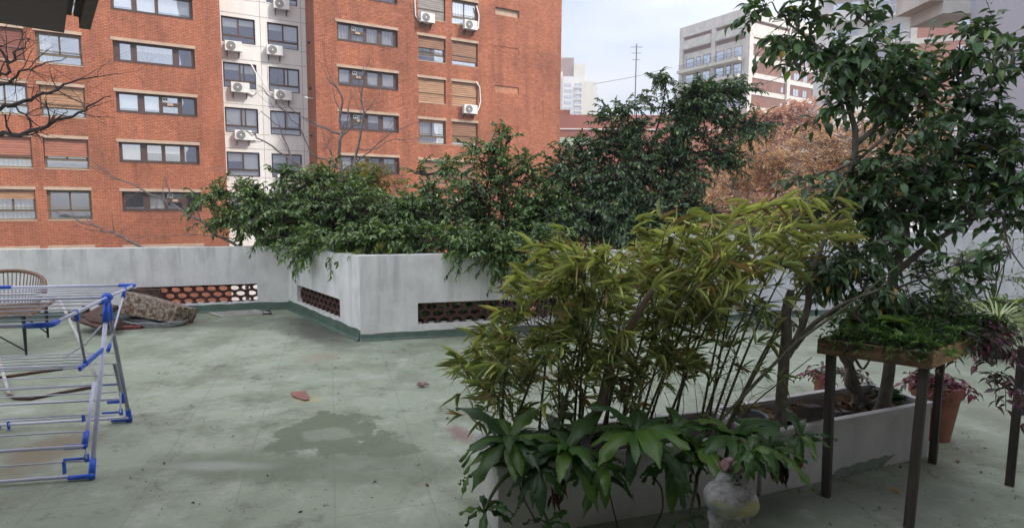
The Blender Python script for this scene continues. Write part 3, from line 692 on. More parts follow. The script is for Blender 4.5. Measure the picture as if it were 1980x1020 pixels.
# cream block with brick panel behind the tall tree
cb_ = bt_local('apartment_building', (35.6, 72, 0), -0.46, 'cream block with balconies and a pinkish brick panel, seen through the tall tree crown')
c1 = MB(); c1.box(0, 9.3, 0, 14, -9, 44); c1.build('cream_wall', MT['offwhite'], cb_)
c1 = MB(); c1.box(9.32, 9.9, -0.9, 0.5, -9, 44); c1.build('pillar', MT['slab'], cb_)
c1 = MB(); c1.box(9.92, 15.2, -0.3, 14, -9, 44); c1.build('brick_wall', pm('pink_brick', (0.50, 0.22, 0.17), 0.9, 0.12, 1.5, bmp=0), cb_)
for k in range(14):
    z = 40-2.9*k
    c1 = MB(); c1.box(1.0, 9.3, -1.3, 0, z-0.15, z+0.1); c1.box(1.0, 5.5, -1.3, -1.2, z+0.1, z+1.0); bo = c1.build('balcony', MT['offwhite'], cb_)
    c1 = MB()
    for q in range(14): c1.box(5.6+q*0.26, 5.63+q*0.26, -1.28, -1.25, z+0.1, z+0.95)
    c1.box(5.5, 9.3, -1.3, -1.23, z+0.95, z+1.0); c1.build('railing', MT['acwhite'], bo)
    cwin(cb_, 5.8, 8.6, z+0.15, z+2.2, -0.04, fr=MT['whiteframe']); cwin(cb_, 1.6, 4.4, z+0.15, z+2.2, -0.04, fr=MT['whiteframe'])
    c1 = MB(); c1.box(9.95, 15.3, -0.38, -0.28, z-0.35, z+0.25); c1.build('concrete_band', MT['slab'], cb_)
    cwin(cb_, 13.6, 14.6, z+0.8, z+2.0, -0.34, fr=MT['whiteframe'])
# white rounded low house beneath it
wh = bt_local('white_house', (23.9, 45, 0), 0.0, 'white low building with a curved corner behind the orange tree')
c1 = MB(); c1.box(0, 6, 0, 6, -9, 9.4); c1.box(-2.1, -0.02, 0.3, 5, -9, 8.2); c1.box(6, 16, 0.5, 6, -9, 5.2); c1.build('white_wall', MT['offwhite'], wh)
cwin(wh, 2.2, 3.2, 6.6, 8.0, -0.01)
c1 = MB(); c1.box(-0.1, 6.1, -0.12, 0.05, 9.3, 9.6); c1.build('cornice', MT['offwhite'], wh)
# tall blank party wall at the right, close to the terrace
# thin daylight haze filling the air between us and the far blocks
hz_ = MB(); hz_.box(-400, 520, -70, 720, -10.5, 90)
m, t, b = nodes('thin_haze'); t.nodes.remove(b); pv = t.nodes.new('ShaderNodeVolumePrincipled'); pv.inputs['Color'].default_value = (0.93, 0.95, 1.0, 1); pv.inputs['Density'].default_value = HAZE; pv.inputs['Anisotropy'].default_value = 0.2
t.links.new(pv.outputs[0], t.nodes['Material Output'].inputs['Volume'])
if HAZE > 0: tag(hz_.build('haze', m), 'pale daylight haze softening the far buildings', 'haze', kind='stuff')
pw = bt_local('tall_building', (13.0, 17.45, 0), 0.0, 'tall building with blank lavender party wall at the right edge')
c1 = MB(); c1.box(0, 12, -40, 0, -9, 40); c1.build('party_wall', MT['party'], pw)
c1 = MB(); c1.box(-1.2, 0.5, 0.002, 1.5, 7.45, 8.0); c1.box(-0.8, 0.3, 0.004, 1.4, 7.1, 7.45); c1.build('balcony', MT['slab'], pw)
c1 = MB(); c1.box(-0.012, 0.0, -2.0, -1.98, 6.0, 40); c1.build('cable', MT['black'], pw)
c1 = MB(); c1.box(-0.05, 0.0, -39, -2.6, 1.72, 1.78); c1.build('ledge', MT['slab'], pw)
# lower wall between boundary wall and party wall
# house behind the camera; unseen walls and roof added to shade the foreground
hs = bt_local('house', (0, 0, 0), 0.0, 'house behind the viewer, unseen parts added for shade, whose dark eave corner hangs in at the upper left')
c1 = MB(); c1.box(-9, 6.5, -1.9, -1.6, 0.004, 2.9); c1.box(3.95, 6.5, -1.6, 1.0, 0.004, 2.9); c1.build('unseen_house_wall', pm('house_render', (0.55, 0.53, 0.50), 0.9), hs)  # unseen walls and right wing, added to darken the foreground, pale for bounce
c1 = MB(); c1.box(-9, 0.2, -2.1, 0.6, 2.9, 3.15); c1.box(0.2, 6.6, -2.1, 1.1, 2.9, 3.15); c1.build('roof', pm('dark_soffit', (0.12, 0.105, 0.095), 0.9), hs)  # unseen roof slab, its reach set by how much foreground it shades
v1 = at(124, 64, 3.53); e1 = Vector((-0.22, -0.19, 0)).normalized(); e2 = Vector((0.46, -0.58, 0)).normalized()
z0 = v1.z
c1 = MB(); p0 = Vector((v1.x, v1.y, z0)); q = [p0, p0+e1*2.6, p0+e1*2.6+e2*2.3, p0+e2*2.3]
lo = [tuple(x) for x in q]; hi = [(x.x, x.y, z0+0.16) for x in q]
c1.quad(*lo); c1.quad(*hi[::-1])
for i in range(4): c1.quad(lo[i], hi[i], hi[(i+1) % 4], lo[(i+1) % 4])
c1.build('eave', MT['black'], hs)
c1 = MB(); v2 = at(163, 42, 3.42)
for i in range(10):
    p0 = Vector((v2.x, v2.y, v2.z+0.03))+e2*(0.02*0)+e1*(0.035*i)
    c1.bar(p0, p0+e2*2.0, 0.026, 0.02)
c1.bar(Vector((v2.x, v2.y, v2.z)), Vector((v2.x, v2.y, v2.z))+e2*2.0, 0.05, 0.08)
c1.build('eave_slats', pm('brown_slats', (0.13, 0.095, 0.08), 0.8), hs)
# mast and overhead cables
p = at(1231, 85, 95)
c1 = MB(); c1.tube([(p.x, 95, -9), (p.x, 95, p.z)], 0.10, 5)
for i, dz in enumerate((0.5, 1.4, 2.4)): c1.tube([(p.x-0.9+0.15*i, 95, p.z-dz), (p.x+0.9-0.15*i, 95, p.z-dz)], 0.05, 4)
tag(c1.build('antenna_mast', MT['acgrille']), 'thin tall antenna mast rising alone in the sky between the buildings', 'antenna')
def cable(pts, r, label, name='overhead_cable'):
    P_ = [at(*q) for q in pts]; out_ = []
    for i in range(len(P_)-1):
        for k in range(8): out_.append(P_[i].lerp(P_[i+1], k/8))
    out_.append(P_[-1]); c = MB(); c.tube(out_, r, 4); tag(c.build(name, MT['acgrille']), label, 'cable')
cable([(1147, 163, 90), (1230, 148, 92), (1300, 130, 95)], 0.045, 'dark cable running across the sky between tower and balconies')
cable([(1440, 178, 60), (1470, 165, 58), (1520, 145, 55)], 0.03, 'pale cable slanting across the brown brick panels')
# wall lamp
p = onplane(1717, 479, D_, E_); rzW = math.atan2(dirR.y, dirR.x)
lm = empty('wall_lamp', p, rzW, 'round grey bulkhead lamp fixed on the white boundary wall', 'lamp')
c1 = MB(); c1.lathe([(0.001, 0), (0.155, 0), (0.16, 0.03), (0.13, 0.075), (0.001, 0.08)], 24); Mx = Matrix.Rotation(math.pi/2, 4, 'X'); c1.v = [tuple(Mx @ Vector(x)) for x in c1.v]; c1.build('lamp_body', MT['acgrille'], lm, smooth=False)
c1 = MB(); c1.tube([(0.085*math.cos(t_), -0.085, 0.085*math.sin(t_)) for t_ in [2*math.pi*i/24 for i in range(25)]], 0.012, 6); c1.box(-0.17, 0.17, -0.092, -0.08, -0.008, 0.008); c1.build('guard_ring', MT['whiteframe'], lm)
# ================================================ foliage machinery
def template(st, hw, curl=0.25, fold=0.2, twist=0.0):
    V = []; Fq = []; n = len(st)
    for i, (s_, h) in enumerate(zip(st, hw)):
        z = -curl*s_*s_
        V += [(s_, -h, z+fold*h), (s_, 0, z), (s_, h, z+fold*h)]
    for i in range(n-1):
        a = i*3; Fq += [(a, a+3, a+4, a+1), (a+1, a+4, a+5, a+2)]
    return np.array(V, float), np.array(Fq, int)
T_OVATE = template([0, .12, .35, .62, .85, 1.0], [.02, .26, .43, .35, .11, .005], 0.42, 0.30)
T_SMALL = template([0, .35, .72, 1.0], [.05, .42, .30, .01], 0.35, 0.4)
T_BLADE = template([0, .2, .6, 1.0], [.25, .5, .42, .01], 0.10, 0.25)
T_TINY = template([0, .5, 1.0], [.06, .45, .02], 0.2, 0.3)
T_BROAD = template([0, .08, .2, .35, .5, .65, .8, .92, 1.0], [.12, .14, .34, .47, .5, .46, .33, .15, .005], 0.0, 0.30)
def norm(a): return a/np.maximum(np.linalg.norm(a, axis=-1, keepdims=True), 1e-9)
def leafmass(name, P, D, L, Wd, colr, tmpl, m, parent=None, up=None, tip=None, roll=0.6):
    """P base points, D directions, L lengths, Wd widths, colr (N,3)"""
    P = np.asarray(P, float); D = norm(np.asarray(D, float)); n = len(P)
    L = np.broadcast_to(L, n); Wd = np.broadcast_to(Wd, n)
    if up is None: up = np.tile([0, 0, 1.0], (n, 1))+rng.normal(0, roll, (n, 3))
    Y = norm(np.cross(up, D)); Z = np.cross(D, Y)
    V, Fq = tmpl; k = len(V); zc = rng.uniform(0.2, 1.7, n); Wd = Wd*rng.uniform(0.75, 1.2, n)
    W3 = P[:, None, :]+D[:, None, :]*(V[None, :, 0:1]*L[:, None, None])+Y[:, None, :]*(V[None, :, 1:2]*Wd[:, None, None])+Z[:, None, :]*(V[None, :, 2:3]*(L*zc)[:, None, None])
    verts = W3.reshape(-1, 3); faces = (Fq[None]+np.arange(n)[:, None, None]*k).reshape(-1, 4)
    me = bpy.data.meshes.new(name); nf = len(faces)
    me.vertices.add(len(verts)); me.vertices.foreach_set('co', verts.ravel())
    me.loops.add(nf*4); me.loops.foreach_set('vertex_index', faces.ravel())
    me.polygons.add(nf); me.polygons.foreach_set('loop_start', np.arange(nf)*4); me.polygons.foreach_set('loop_total', np.full(nf, 4))
    me.update(calc_edges=True); me.polygons.foreach_set('use_smooth', np.ones(nf, bool))
    ca = me.color_attributes.new('Col', 'FLOAT_COLOR', 'POINT')
    c = np.ones((n, k, 4)); c[:, :, :3] = np.asarray(colr)[:, None, :]
    if tip is not None:
        t_ = np.clip((V[:, 0]-0.72)/0.28, 0, 1)[None, :, None]*tip[0][:, None, None]; c[:, :, :3] = c[:, :, :3]*(1-t_)+np.array(tip[1])[None, None, :]*t_
    ca.data.foreach_set('color', c.ravel())
    me.materials.append(m); o = bpy.data.objects.new(name, me); COL.objects.link(o)
    if parent: o.parent = parent
    return o
def pal(n, cols, wts, jit=0.15):
    cols = np.array(cols, float); i = rng.choice(len(cols), n, p=np.array(wts)/sum(wts))
    return cols[i]*np.clip(rng.normal(1, jit, (n, 1)), .5, 1.6)
GREEN_D = [(0.088, 0.163, 0.050), (0.138, 0.237, 0.069), (0.200, 0.325, 0.088), (0.400, 0.525, 0.138), (0.562, 0.475, 0.100)]
def bez(a, b, sag=0.0, n=5, wob=0.0, r_=random):
    a = Vector(a); b = Vector(b); out_ = []
    L = (b-a).length
    for i in range(n):
        s_ = i/(n-1); p = a.lerp(b, s_); k = 4*s_*(1-s_)
        p = p+Vector((0, 0, sag*k))+Vector((r_.uniform(-1, 1), r_.uniform(-1, 1), r_.uniform(-1, 1)))*wob*L*k
        out_.append(p)
    return out_
def crown(root, skel, blobs, ntw, nleaf, L, tmpl, m, cols, wts, mbark, twig_len, droop=0.5, seedn=1, branch_r=0.02, sub=9, wl=0.5, hang=None, name='crown', gap=0.0):
    """skel: list of world points on limbs; blobs: (centre, radii) ellipsoids"""
    r_ = random.Random(seedn); lb = MB(); Ps = []; Ds = []
    vol = [b_[1][0]*b_[1][1]*b_[1][2] if len(b_) < 3 else b_[2] for b_ in blobs]
    vol = [v_**0.7 for v_ in vol]; tot = sum(vol)
    for (bl, vv) in zip(blobs, vol):
        c, rad = Vector(bl[0]), bl[1]
        n = max(2, int(ntw*vv/tot)); near = min(skel, key=lambda q: (Vector(q)-c).length)
        limb = bez(near, c, 0.1*rad[2], 6, 0.05, r_); lb.tube(limb, [branch_r*(1-0.12*i) for i in range(6)], 5, cap=False)
        subs = []
        for s_ in range(max(1, n//sub)):
            d = Vector((r_.gauss(0, 1), r_.gauss(0, 1), r_.gauss(0, 1))).normalized()*(r_.uniform(0.3, 0.85))
            sc_ = c+Vector((d.x*rad[0], d.y*rad[1], d.z*rad[2])); st = limb[r_.randint(2, 5)]
            lb.tube(bez(st, sc_, 0.05, 5, 0.08, r_), [branch_r*0.45*(1-0.13*i) for i in range(5)], 4, cap=False); subs.append(sc_)
        for i in range(n):
            sc_ = r_.choice(subs)
            d = Vector((r_.gauss(0, 1), r_.gauss(0, 1), r_.gauss(0, 0.8))); d.normalize()
            outw = (sc_-c); outw = Vector((outw.x/rad[0], outw.y/rad[1], outw.z/rad[2]))
            dirn = (d+outw*1.2+Vector((0, 0, 0.15))).normalized()
            st = sc_+Vector((r_.gauss(0, .25)*rad[0], r_.gauss(0, .25)*rad[1], r_.gauss(0, .25)*rad[2]))*0.8
            tl = twig_len*r_.uniform(0.6, 1.3); pts = []
            for k in range(5):
                s_ = k/4; pts.append(st+dirn*tl*s_+Vector((0, 0, -droop*tl*s_*s_)))
            lb.tube([sc_]+pts, [0.006*branch_r/0.02]*2+[0.004*branch_r/0.02]*4, 3, cap=False)
            nl = max(3, int(nleaf*r_.uniform(.6, 1.3)))
            for k in range(nl):
                s_ = (k+0.5)/nl; q = min(3, int(s_*4)); f_ = s_*4-q; p = pts[q].lerp(pts[q+1], f_)
                td = (pts[q+1]-pts[q]).normalized(); side = td.cross(Vector((0, 0, 1)))
                side = side.normalized() if side.length > 0.01 else Vector((1, 0, 0))
                sg = 1 if k % 2 else -1
                dl = td*0.55+side*sg*0.8+Vector((r_.gauss(0, .25), r_.gauss(0, .25), r_.gauss(0, .3)-0.12))
                if k == nl-1: dl = td+Vector((0, 0, -0.4))
                Ps.append(p); Ds.append(dl)
    n = len(Ps); ll = L*rng.uniform(0.65, 1.2, n)
    lv = leafmass(name, Ps, Ds, ll, ll*wl, pal(n, cols, wts), tmpl, m, root, roll=0.35)
    b_ = lb.build('branches', mbark, root)
    return n
def inblob(px, py, y, rx, ry, rd):
    p = at(px, py, y); k = y/F
    return (p, (rx*k, rd, ry*k))
def tree_root(name, base, label, cat='tree', group=None): return empty(name, base, 0, label, cat, group)
def loc_children(root):     # world-built meshes: shift them under their root
    for ch in root.children: ch.matrix_parent_inverse = Matrix.Translation(-Vector(root.location))

# ---- evergreen trees beyond the parapet
def big_tree(label, base_px, y, trunk_top, blobs, ntw, seed, cols=GREEN_D, wts=(4, 6, 4, 1, .15), name='evergreen_tree', L=0.078, nl=19):
    b0 = at(base_px, 500, y); base = Vector((b0.x, y, -9)); root = tree_root(name, base, label, 'tree', 'glossy evergreen trees crowding over the parapet')
    top = at(*trunk_top); tb = MB(); pts = bez(base, top, 0, 9, 0.03, random.Random(seed)); tb.tube(pts, [0.22-0.017*i for i in range(9)], 9)
    mid = pts[7]; sk = [pts[6], pts[7], pts[8]]
    for bl in blobs[::2]:
        q = bez(pts[6], bl[0], 0.1, 6, 0.06, random.Random(seed+3)); tb.tube(q, [0.05-0.009*i for i in range(6)], 6, cap=False); sk += q[2:]
    tb.build('trunk', MT['bark_dark'], root, smooth=True)
    crown(root, sk, blobs, ntw, nl, L, T_SMALL, MT['leaf_far'], cols, wts, MT['bark_dark'], 0.34, 0.22, seed, 0.03, 9, 0.58)
    loc_children(root)
B_ = inblob
big_tree('glossy dark green evergreen leaning left over the parapet corner', 640, 9.6, (640, 420, 9.6),
    [B_(640, 400, 9.5, 95, 60, .8), B_(545, 425, 9.4, 80, 42, .7), B_(720, 440, 9.2, 90, 52, .7), B_(460, 420, 9.3, 58, 36, .4), B_(615, 350, 9.8, 62, 26, .5),
     B_(408, 378, 9.5, 24, 12, .3), B_(560, 462, 9.2, 60, 24, .5), B_(650, 468, 9.0, 95, 24, .5), B_(440, 372, 9.5, 36, 14, .3), B_(600, 480, 8.7, 28, 8, .15), B_(640, 470, 7.85, 36, 8, .10)+(.03,), B_(595, 480, 8.25, 20, 8, .10)+(.02,), B_(690, 466, 7.5, 34, 8, .12)+(.04,), B_(750, 466, 7.5, 34, 8, .12)+(.04,), B_(545, 340, 9.7, 20, 14, .2), B_(505, 385, 9.4, 60, 20, .4), B_(760, 470, 8.6, 70, 24, .4), B_(780, 420, 9.0, 60, 40, .5)], 1450, 11)
big_tree('rounded dark evergreen in the middle, above the left end of the long dark screen', 930, 9.4, (930, 400, 9.4),
    [B_(940, 370, 9.3, 95, 62, .8), B_(870, 420, 9.0, 100, 50, .8), B_(980, 440, 9.0, 90, 50, .7), B_(960, 308, 9.6, 55, 28, .5), B_(820, 400, 9.3, 55, 42, .5), B_(1020, 330, 9.6, 30, 30, .4),
     B_(900, 470, 8.7, 110, 26, .5), B_(905, 486, 7.15, 34, 12, .10)+(.05,), B_(955, 488, 7.22, 40, 14, .10)+(.06,), B_(1005, 494, 7.3, 34, 20, .10)+(.06,), B_(860, 466, 7.4, 40, 8, .10)+(.04,), B_(1050, 490, 7.4, 36, 20, .12)+(.05,), B_(800, 462, 7.5, 40, 8, .12)+(.04,), B_(800, 335, 9.6, 26, 12, .2), B_(985, 272, 9.7, 26, 14, .2), B_(960, 490, 7.9, 50, 22, .15), B_(860, 335, 9.5, 34, 20, .3), B_(820, 600, 7.85, 40, 26, .10)+(.12,), B_(880, 595, 7.95, 50, 28, .12)+(.16,), B_(960, 590, 8.15, 60, 30, .14)+(.16,), B_(1060, 585, 8.4, 70, 30, .16)+(.16,), B_(860, 600, 8.4, 90, 30, .2)+(.2,), B_(1050, 420, 9.0, 70, 50, .5)+(.4,), B_(1030, 460, 8.6, 60, 30, .4)+(.25,), B_(1005, 500, 7.6, 24, 24, .12), B_(800, 470, 8.7, 60, 24, .4)], 1800, 12,
    cols=[(0.088, 0.169, 0.062), (0.138, 0.237, 0.075), (0.200, 0.325, 0.100), (0.425, 0.537, 0.175), (0.525, 0.475, 0.125)])
big_tree('tallest dark evergreen with a spiky leader against the sky, left of the orange tree', 1190, 9.9, (1200, 340, 9.9),
    [B_(1190, 330, 9.9, 95, 62, .9), B_(1130, 400, 9.5, 85, 60, .8), B_(1260, 400, 9.5, 90, 55, .8), B_(1195, 262, 10, 60, 42, .6), B_(1330, 230, 10, 62, 40, .5), B_(1385, 178, 10, 50, 22, .3)+(.12,), B_(1345, 200, 10, 50, 24, .3)+(.12,),
     B_(1290, 320, 9.9, 80, 55, .7), B_(1215, 205, 10, 26, 24, .3), B_(1200, 440, 9.2, 120, 35, .7), B_(1350, 300, 9.9, 60, 36, .4), B_(1262, 158, 10, 24, 20, .16), B_(1232, 190, 10, 14, 22, .15),
     B_(1110, 300, 9.9, 40, 26, .4), B_(1330, 270, 9.9, 50, 30, .4), B_(1430, 240, 10, 50, 16, .25)+(.09,), B_(1360, 410, 9.4, 62, 26, .5), B_(1090, 330, 9.8, 34, 26, .3)+(.12,), B_(1180, 400, 9.6, 90, 50, .6)+(.5,), B_(1085, 440, 8.8, 50, 50, .5), B_(1300, 440, 9, 90, 30, .5), B_(1400, 330, 9.9, 34, 20, .3), B_(1290, 150, 10, 26, 7, .12)], 2100, 13,
    cols=[(0.072, 0.137, 0.072), (0.104, 0.189, 0.085), (0.150, 0.247, 0.104), (0.260, 0.364, 0.143), (0.390, 0.390, 0.130)])
# young yellow-green tree
root = tree_root('young_tree', at(700, 480, 12.5)-Vector((0, 0, 9.6)), 'yellowing young tree glowing behind the left evergreen, below the bare pale branches', 'tree')
tb = MB(); tb.tube([root.location, at(700, 380, 12.5)], [0.12, 0.05], 7); tb.build('trunk', MT['bark_pale'], root)
crown(root, [at(700, 400, 12.5)], [B_(690, 348, 12.5, 48, 26, .6), B_(650, 340, 12.5, 34, 22, .5), B_(735, 355, 12.5, 34, 18, .5), B_(610, 350, 12.5, 30, 22, .4)], 260, 12, 0.10, T_SMALL, MT['leaf_soft'],
      [(0.34, 0.30, 0.035), (0.24, 0.26, 0.04), (0.12, 0.19, 0.04), (0.42, 0.30, 0.05)], (4, 3, 2, 1), MT['bark_pale'], 0.4, 0.3, 21, 0.02)
loc_children(root)
# bright spill of yellow-green shoots on the parapet top
root = tree_root('creeping_plant', at(720, 500, 7.3), 'bright yellow-green shoots spilling over the parapet top at the jutting corner', 'plant')
crown(root, [at(740, 495, 7.4)], [B_(735, 478, 7.35, 34, 12, .12), B_(700, 484, 7.3, 26, 8, .08), B_(655, 490, 7.6, 20, 6, .08)], 60, 9, 0.06, T_SMALL, MT['leaf_soft'],
      [(0.26, 0.30, 0.05), (0.17, 0.25, 0.05), (0.34, 0.34, 0.12)], (3, 3, 1), MT['bark_dark'], 0.14, 0.7, 22, 0.006)
loc_children(root)

# ---- autumn trees
def autumn(label, bx, y, blobs, ntw, seed, cols, wts, L=0.12, name='autumn_tree'):
    base = at(bx, 400, y); base = Vector((base.x, y, -9)); root = tree_root(name, base, label, 'tree', 'brown-leaved autumn trees beyond the terrace')
    tb = MB(); r_ = random.Random(seed); top = Vector((base.x, y, at(bx, 430, y).z)); pts = bez(base, top, 0, 6, 0.02, r_); tb.tube(pts, [0.35-0.03*i for i in range(6)], 8)
    sk = [pts[-1]]
    for bl in blobs:
        q = bez(pts[-2], bl[0], 0.25, 8, 0.09, r_); tb.tube(q, [0.13-0.013*i for i in range(8)], 5, cap=False); sk += q[3:]
    tb.build('trunk', MT['bark_pale'], root)
    crown(root, sk, blobs, ntw, 15, L, T_TINY, MT['leaf_dry'], cols, wts, MT['bark_pale'], 0.7, 0.25, seed, 0.035, 10, 0.6); loc_children(root)
autumn('orange autumn tree filling the gap between the tall evergreen and the terrace tree', 1500, 22, [B_(1480, 330, 22, 90, 42, 2.2), B_(1600, 290, 22, 80, 50, 2.2), B_(1420, 370, 21, 70, 36, 1.6), B_(1690, 260, 22, 70, 46, 2),
     B_(1560, 370, 21, 90, 34, 2), B_(1650, 340, 21.5, 70, 40, 2), B_(1740, 330, 22, 60, 60, 2), B_(1350, 400, 21, 50, 24, 1.2), B_(1500, 410, 20, 90, 24, 1.5), B_(1800, 300, 22, 50, 60, 1.5)], 2300, 31,
     [(0.88, 0.62, 0.38), (0.80, 0.52, 0.29), (0.92, 0.74, 0.50), (0.6, 0.36, 0.2)], (4, 3, 2, 1.2))
autumn('duller reddish-brown tree behind the orange one, under the brick-panelled block', 1450, 30, [B_(1480, 240, 30, 70, 34, 2), B_(1540, 235, 30, 60, 36, 2), B_(1430, 280, 30, 60, 34, 2), B_(1370, 310, 30, 60, 40, 2), B_(1570, 270, 29, 40, 40, 2), B_(1400, 350, 29, 70, 40, 2), B_(1300, 330, 30, 50, 34, 1.5)], 1400, 32,
     [(0.62, 0.38, 0.30), (0.52, 0.28, 0.22), (0.72, 0.48, 0.38), (0.38, 0.2, 0.15)], (4, 3, 2, 1), 0.15)

# ---- bare branches
def grow(mb, p, d, L, r, depth, r_, bend=0.25, spread=0.7, up=0.05, kids=2):
    pts = [p]; dd = Vector(d).normalized(); n = 5
    for i in range(n):
        dd = (dd+Vector((r_.gauss(0, bend), r_.gauss(0, bend), r_.gauss(0, bend)+up))*0.5).normalized(); pts.append(pts[-1]+dd*L/n)
    mb.tube(pts, [r*(1-0.11*i) for i in range(n+1)], 5 if r > 0.012 else 3, cap=False)
    if depth <= 0: return
    for k in range(kids+(r_.random() < 0.4)):
        i = r_.randint(2, n); nd = (dd+Vector((r_.gauss(0, spread), r_.gauss(0, spread), r_.gauss(0, spread)*0.8))).normalized()
        grow(mb, pts[i], nd, L*r_.uniform(0.55, 0.8), r*(1-0.11*i)*0.62, depth-1, r_, bend, spread, up, kids)
def limb(mb, pts, r0, r1, r_, side=3, L=0.5, depth=2, kids=2, n=6, spread=0.7, up=0.05, dirx=None, jit=0.02):
    W = [at(*q) for q in pts]; full = []
    for i in range(len(W)-1):
        for k in range(4): full.append(W[i].lerp(W[i+1], k/4)+Vector((r_.gauss(0, jit), r_.gauss(0, jit), r_.gauss(0, jit))))
    full.append(W[-1]); m_ = len(full); rr = [r0+(r1-r0)*i/(m_-1) for i in range(m_)]
    mb.tube(full, rr, n, cap=False)
    for k in range(side):
        i = r_.randint(max(1, m_//5), m_-1); d = (full[min(i+1, m_-1)]-full[i-1]).normalized()
        nd = (d+Vector((r_.gauss(0, spread), r_.gauss(0, spread)*0.6, r_.gauss(0, spread)))).normalized()
        grow(mb, full[i], nd, L*r_.uniform(.6, 1.2), rr[i]*0.55, depth, r_, 0.3, spread, up, kids)
r_ = random.Random(5); mb = MB()
for pts, a, b_, s_ in (([(-30, 262, 8), (40, 258, 8), (110, 238, 8), (160, 210, 8.1), (215, 186, 8.2)], .035, .006, 10), ([(-30, 205, 8), (20, 205, 8), (70, 190, 8.1), (118, 165, 8.2), (165, 150, 8.2), (235, 142, 8.3)], .03, .004, 10),
     ([(-30, 150, 7.6), (5, 145, 7.6), (18, 122, 7.6), (45, 90, 7.6), (60, 75, 7.5)], .025, .004, 8), ([(18, 124, 7.6), (0, 95, 7.6), (-15, 80, 7.6)], .02, .006, 4), ([(-30, 180, 7.8), (15, 160, 7.8), (40, 140, 7.7), (80, 125, 7.7), (130, 110, 7.7)], .022, .004, 10), ([(20, 205, 8), (60, 230, 8), (95, 262, 8.1)], .015, .004, 5)):
    limb(mb, pts, a, b_, r_, s_, 0.42, 2, 2, 6, 0.7, 0.08)
root = tree_root('bare_tree', at(-60, 230, 8)-Vector((0, 0, 11.7)), 'dark bare branches reaching in from the left edge across the brick wall', 'tree')
mb.build('branches', MT['bark_dark'], root); mb = MB(); mb.tube([root.location, at(-60, 300, 8), at(-30, 262, 8)], [0.2, 0.1, 0.035], 8); mb.tube([at(-60, 300, 8), at(-45, 230, 8), at(-30, 205, 8)], [.09, .05, .03], 7); mb.tube([at(-45, 230, 8), at(-30, 150, 7.6)], [.05, .025], 6); mb.tube([at(-40, 200, 7.8), at(-30, 180, 7.8)], [.04, .022], 6); mb.build('trunk', MT['bark_dark'], root)
loc_children(root)
r_ = random.Random(9); mb = MB()
for pts, a, b_, s_ in (([(663, 480, 11), (661, 340, 11), (660, 250, 11), (658, 180, 11), (632, 148, 11)], .045, .009, 5), ([(678, 480, 10.8), (682, 350, 10.8), (695, 260, 10.8), (703, 170, 10.8), (704, 128, 10.8)], .04, .008, 4),
     ([(661, 330, 11), (600, 295, 11), (575, 240, 11), (530, 190, 11), (500, 165, 11)], .022, .005, 4), ([(661, 262, 11), (620, 245, 11), (570, 215, 11), (515, 180, 11)], .02, .004, 3), ([(661, 330, 11), (700, 305, 11), (760, 255, 11), (815, 232, 11)], .018, .004, 4),
     ([(662, 260, 11), (690, 235, 11), (730, 190, 11), (735, 170, 11)], .014, .003, 3), ([(652, 322, 11), (640, 300, 11), (632, 265, 11)], .025, .01, 1), ([(690, 290, 10.9), (760, 275, 10.9), (830, 262, 10.9)], .01, .003, 3),
     ([(590, 340, 10.5), (550, 300, 10.5), (500, 265, 10.5), (470, 250, 10.5)], .022, .008, 3), ([(615, 350, 10.5), (570, 310, 10.5), (540, 245, 10.5), (505, 215, 10.5)], .02, .006, 3), ([(500, 395, 10), (480, 375, 10), (460, 350, 10)], .022, .012, 1)):
    limb(mb, pts, a, b_, r_, s_, 0.7, 1, 1, 6, 0.55, 0.12)
root = tree_root('bare_tree', at(668, 480, 11)-Vector((0, 0, 9.8)), 'pale bare tree with two thin stems rising behind the left evergreen', 'tree')
mb.build('branches', MT['bark_pale'], root); mb = MB(); mb.tube([root.location, at(665, 480, 11)], [0.14, 0.05], 8); mb.tube([root.location+Vector((0.1, -0.1, 3)), at(678, 480, 10.8)], [0.1, 0.042], 8); mb.build('trunk', MT['bark_pale'], root); loc_children(root)
r_ = random.Random(12); mb = MB()
limb(mb, [(475, 485, 9.8), (400, 440, 9.8), (330, 395, 9.8), (275, 368, 9.8), (200, 328, 9.8), (165, 300, 9.8)], .026, .006, r_, 7, 0.5, 1, 1, 6, 0.5, 0.1)
limb(mb, [(325, 395, 9.8), (328, 370, 9.8), (320, 340, 9.8)], .014, .006, r_, 1, .2, 0, 1)
root = tree_root('bare_branch', at(475, 490, 9.8)-Vector((0, 0, 9.8)), 'long bare branch slanting up to the left across the lower brick windows', 'tree'); mb.tube([root.location, at(475, 485, 9.8)], [.08, .028], 6)
mb.build('branches', MT['bark_pale'], root); loc_children(root)
r_ = random.Random(13); mb = MB()
limb(mb, [(275, 478, 9.6), (240, 460, 9.6), (190, 440, 9.6), (130, 418, 9.6), (90, 405, 9.6)], .026, .006, r_, 6, 0.45, 1, 1, 6, 0.5, 0.1)
limb(mb, [(450, 462, 9.7), (380, 455, 9.7), (300, 460, 9.7), (240, 458, 9.7)], .01, .003, r_, 2, 0.3, 0, 1)
root = tree_root('bare_branch', at(275, 490, 9.6)-Vector((0, 0, 9.8)), 'shorter bare branch low at the left, rising from behind the parapet top', 'tree'); mb.tube([root.location, at(275, 478, 9.6)], [.08, .028], 6)
mb.build('branches', MT['bark_pale'], root); loc_children(root)
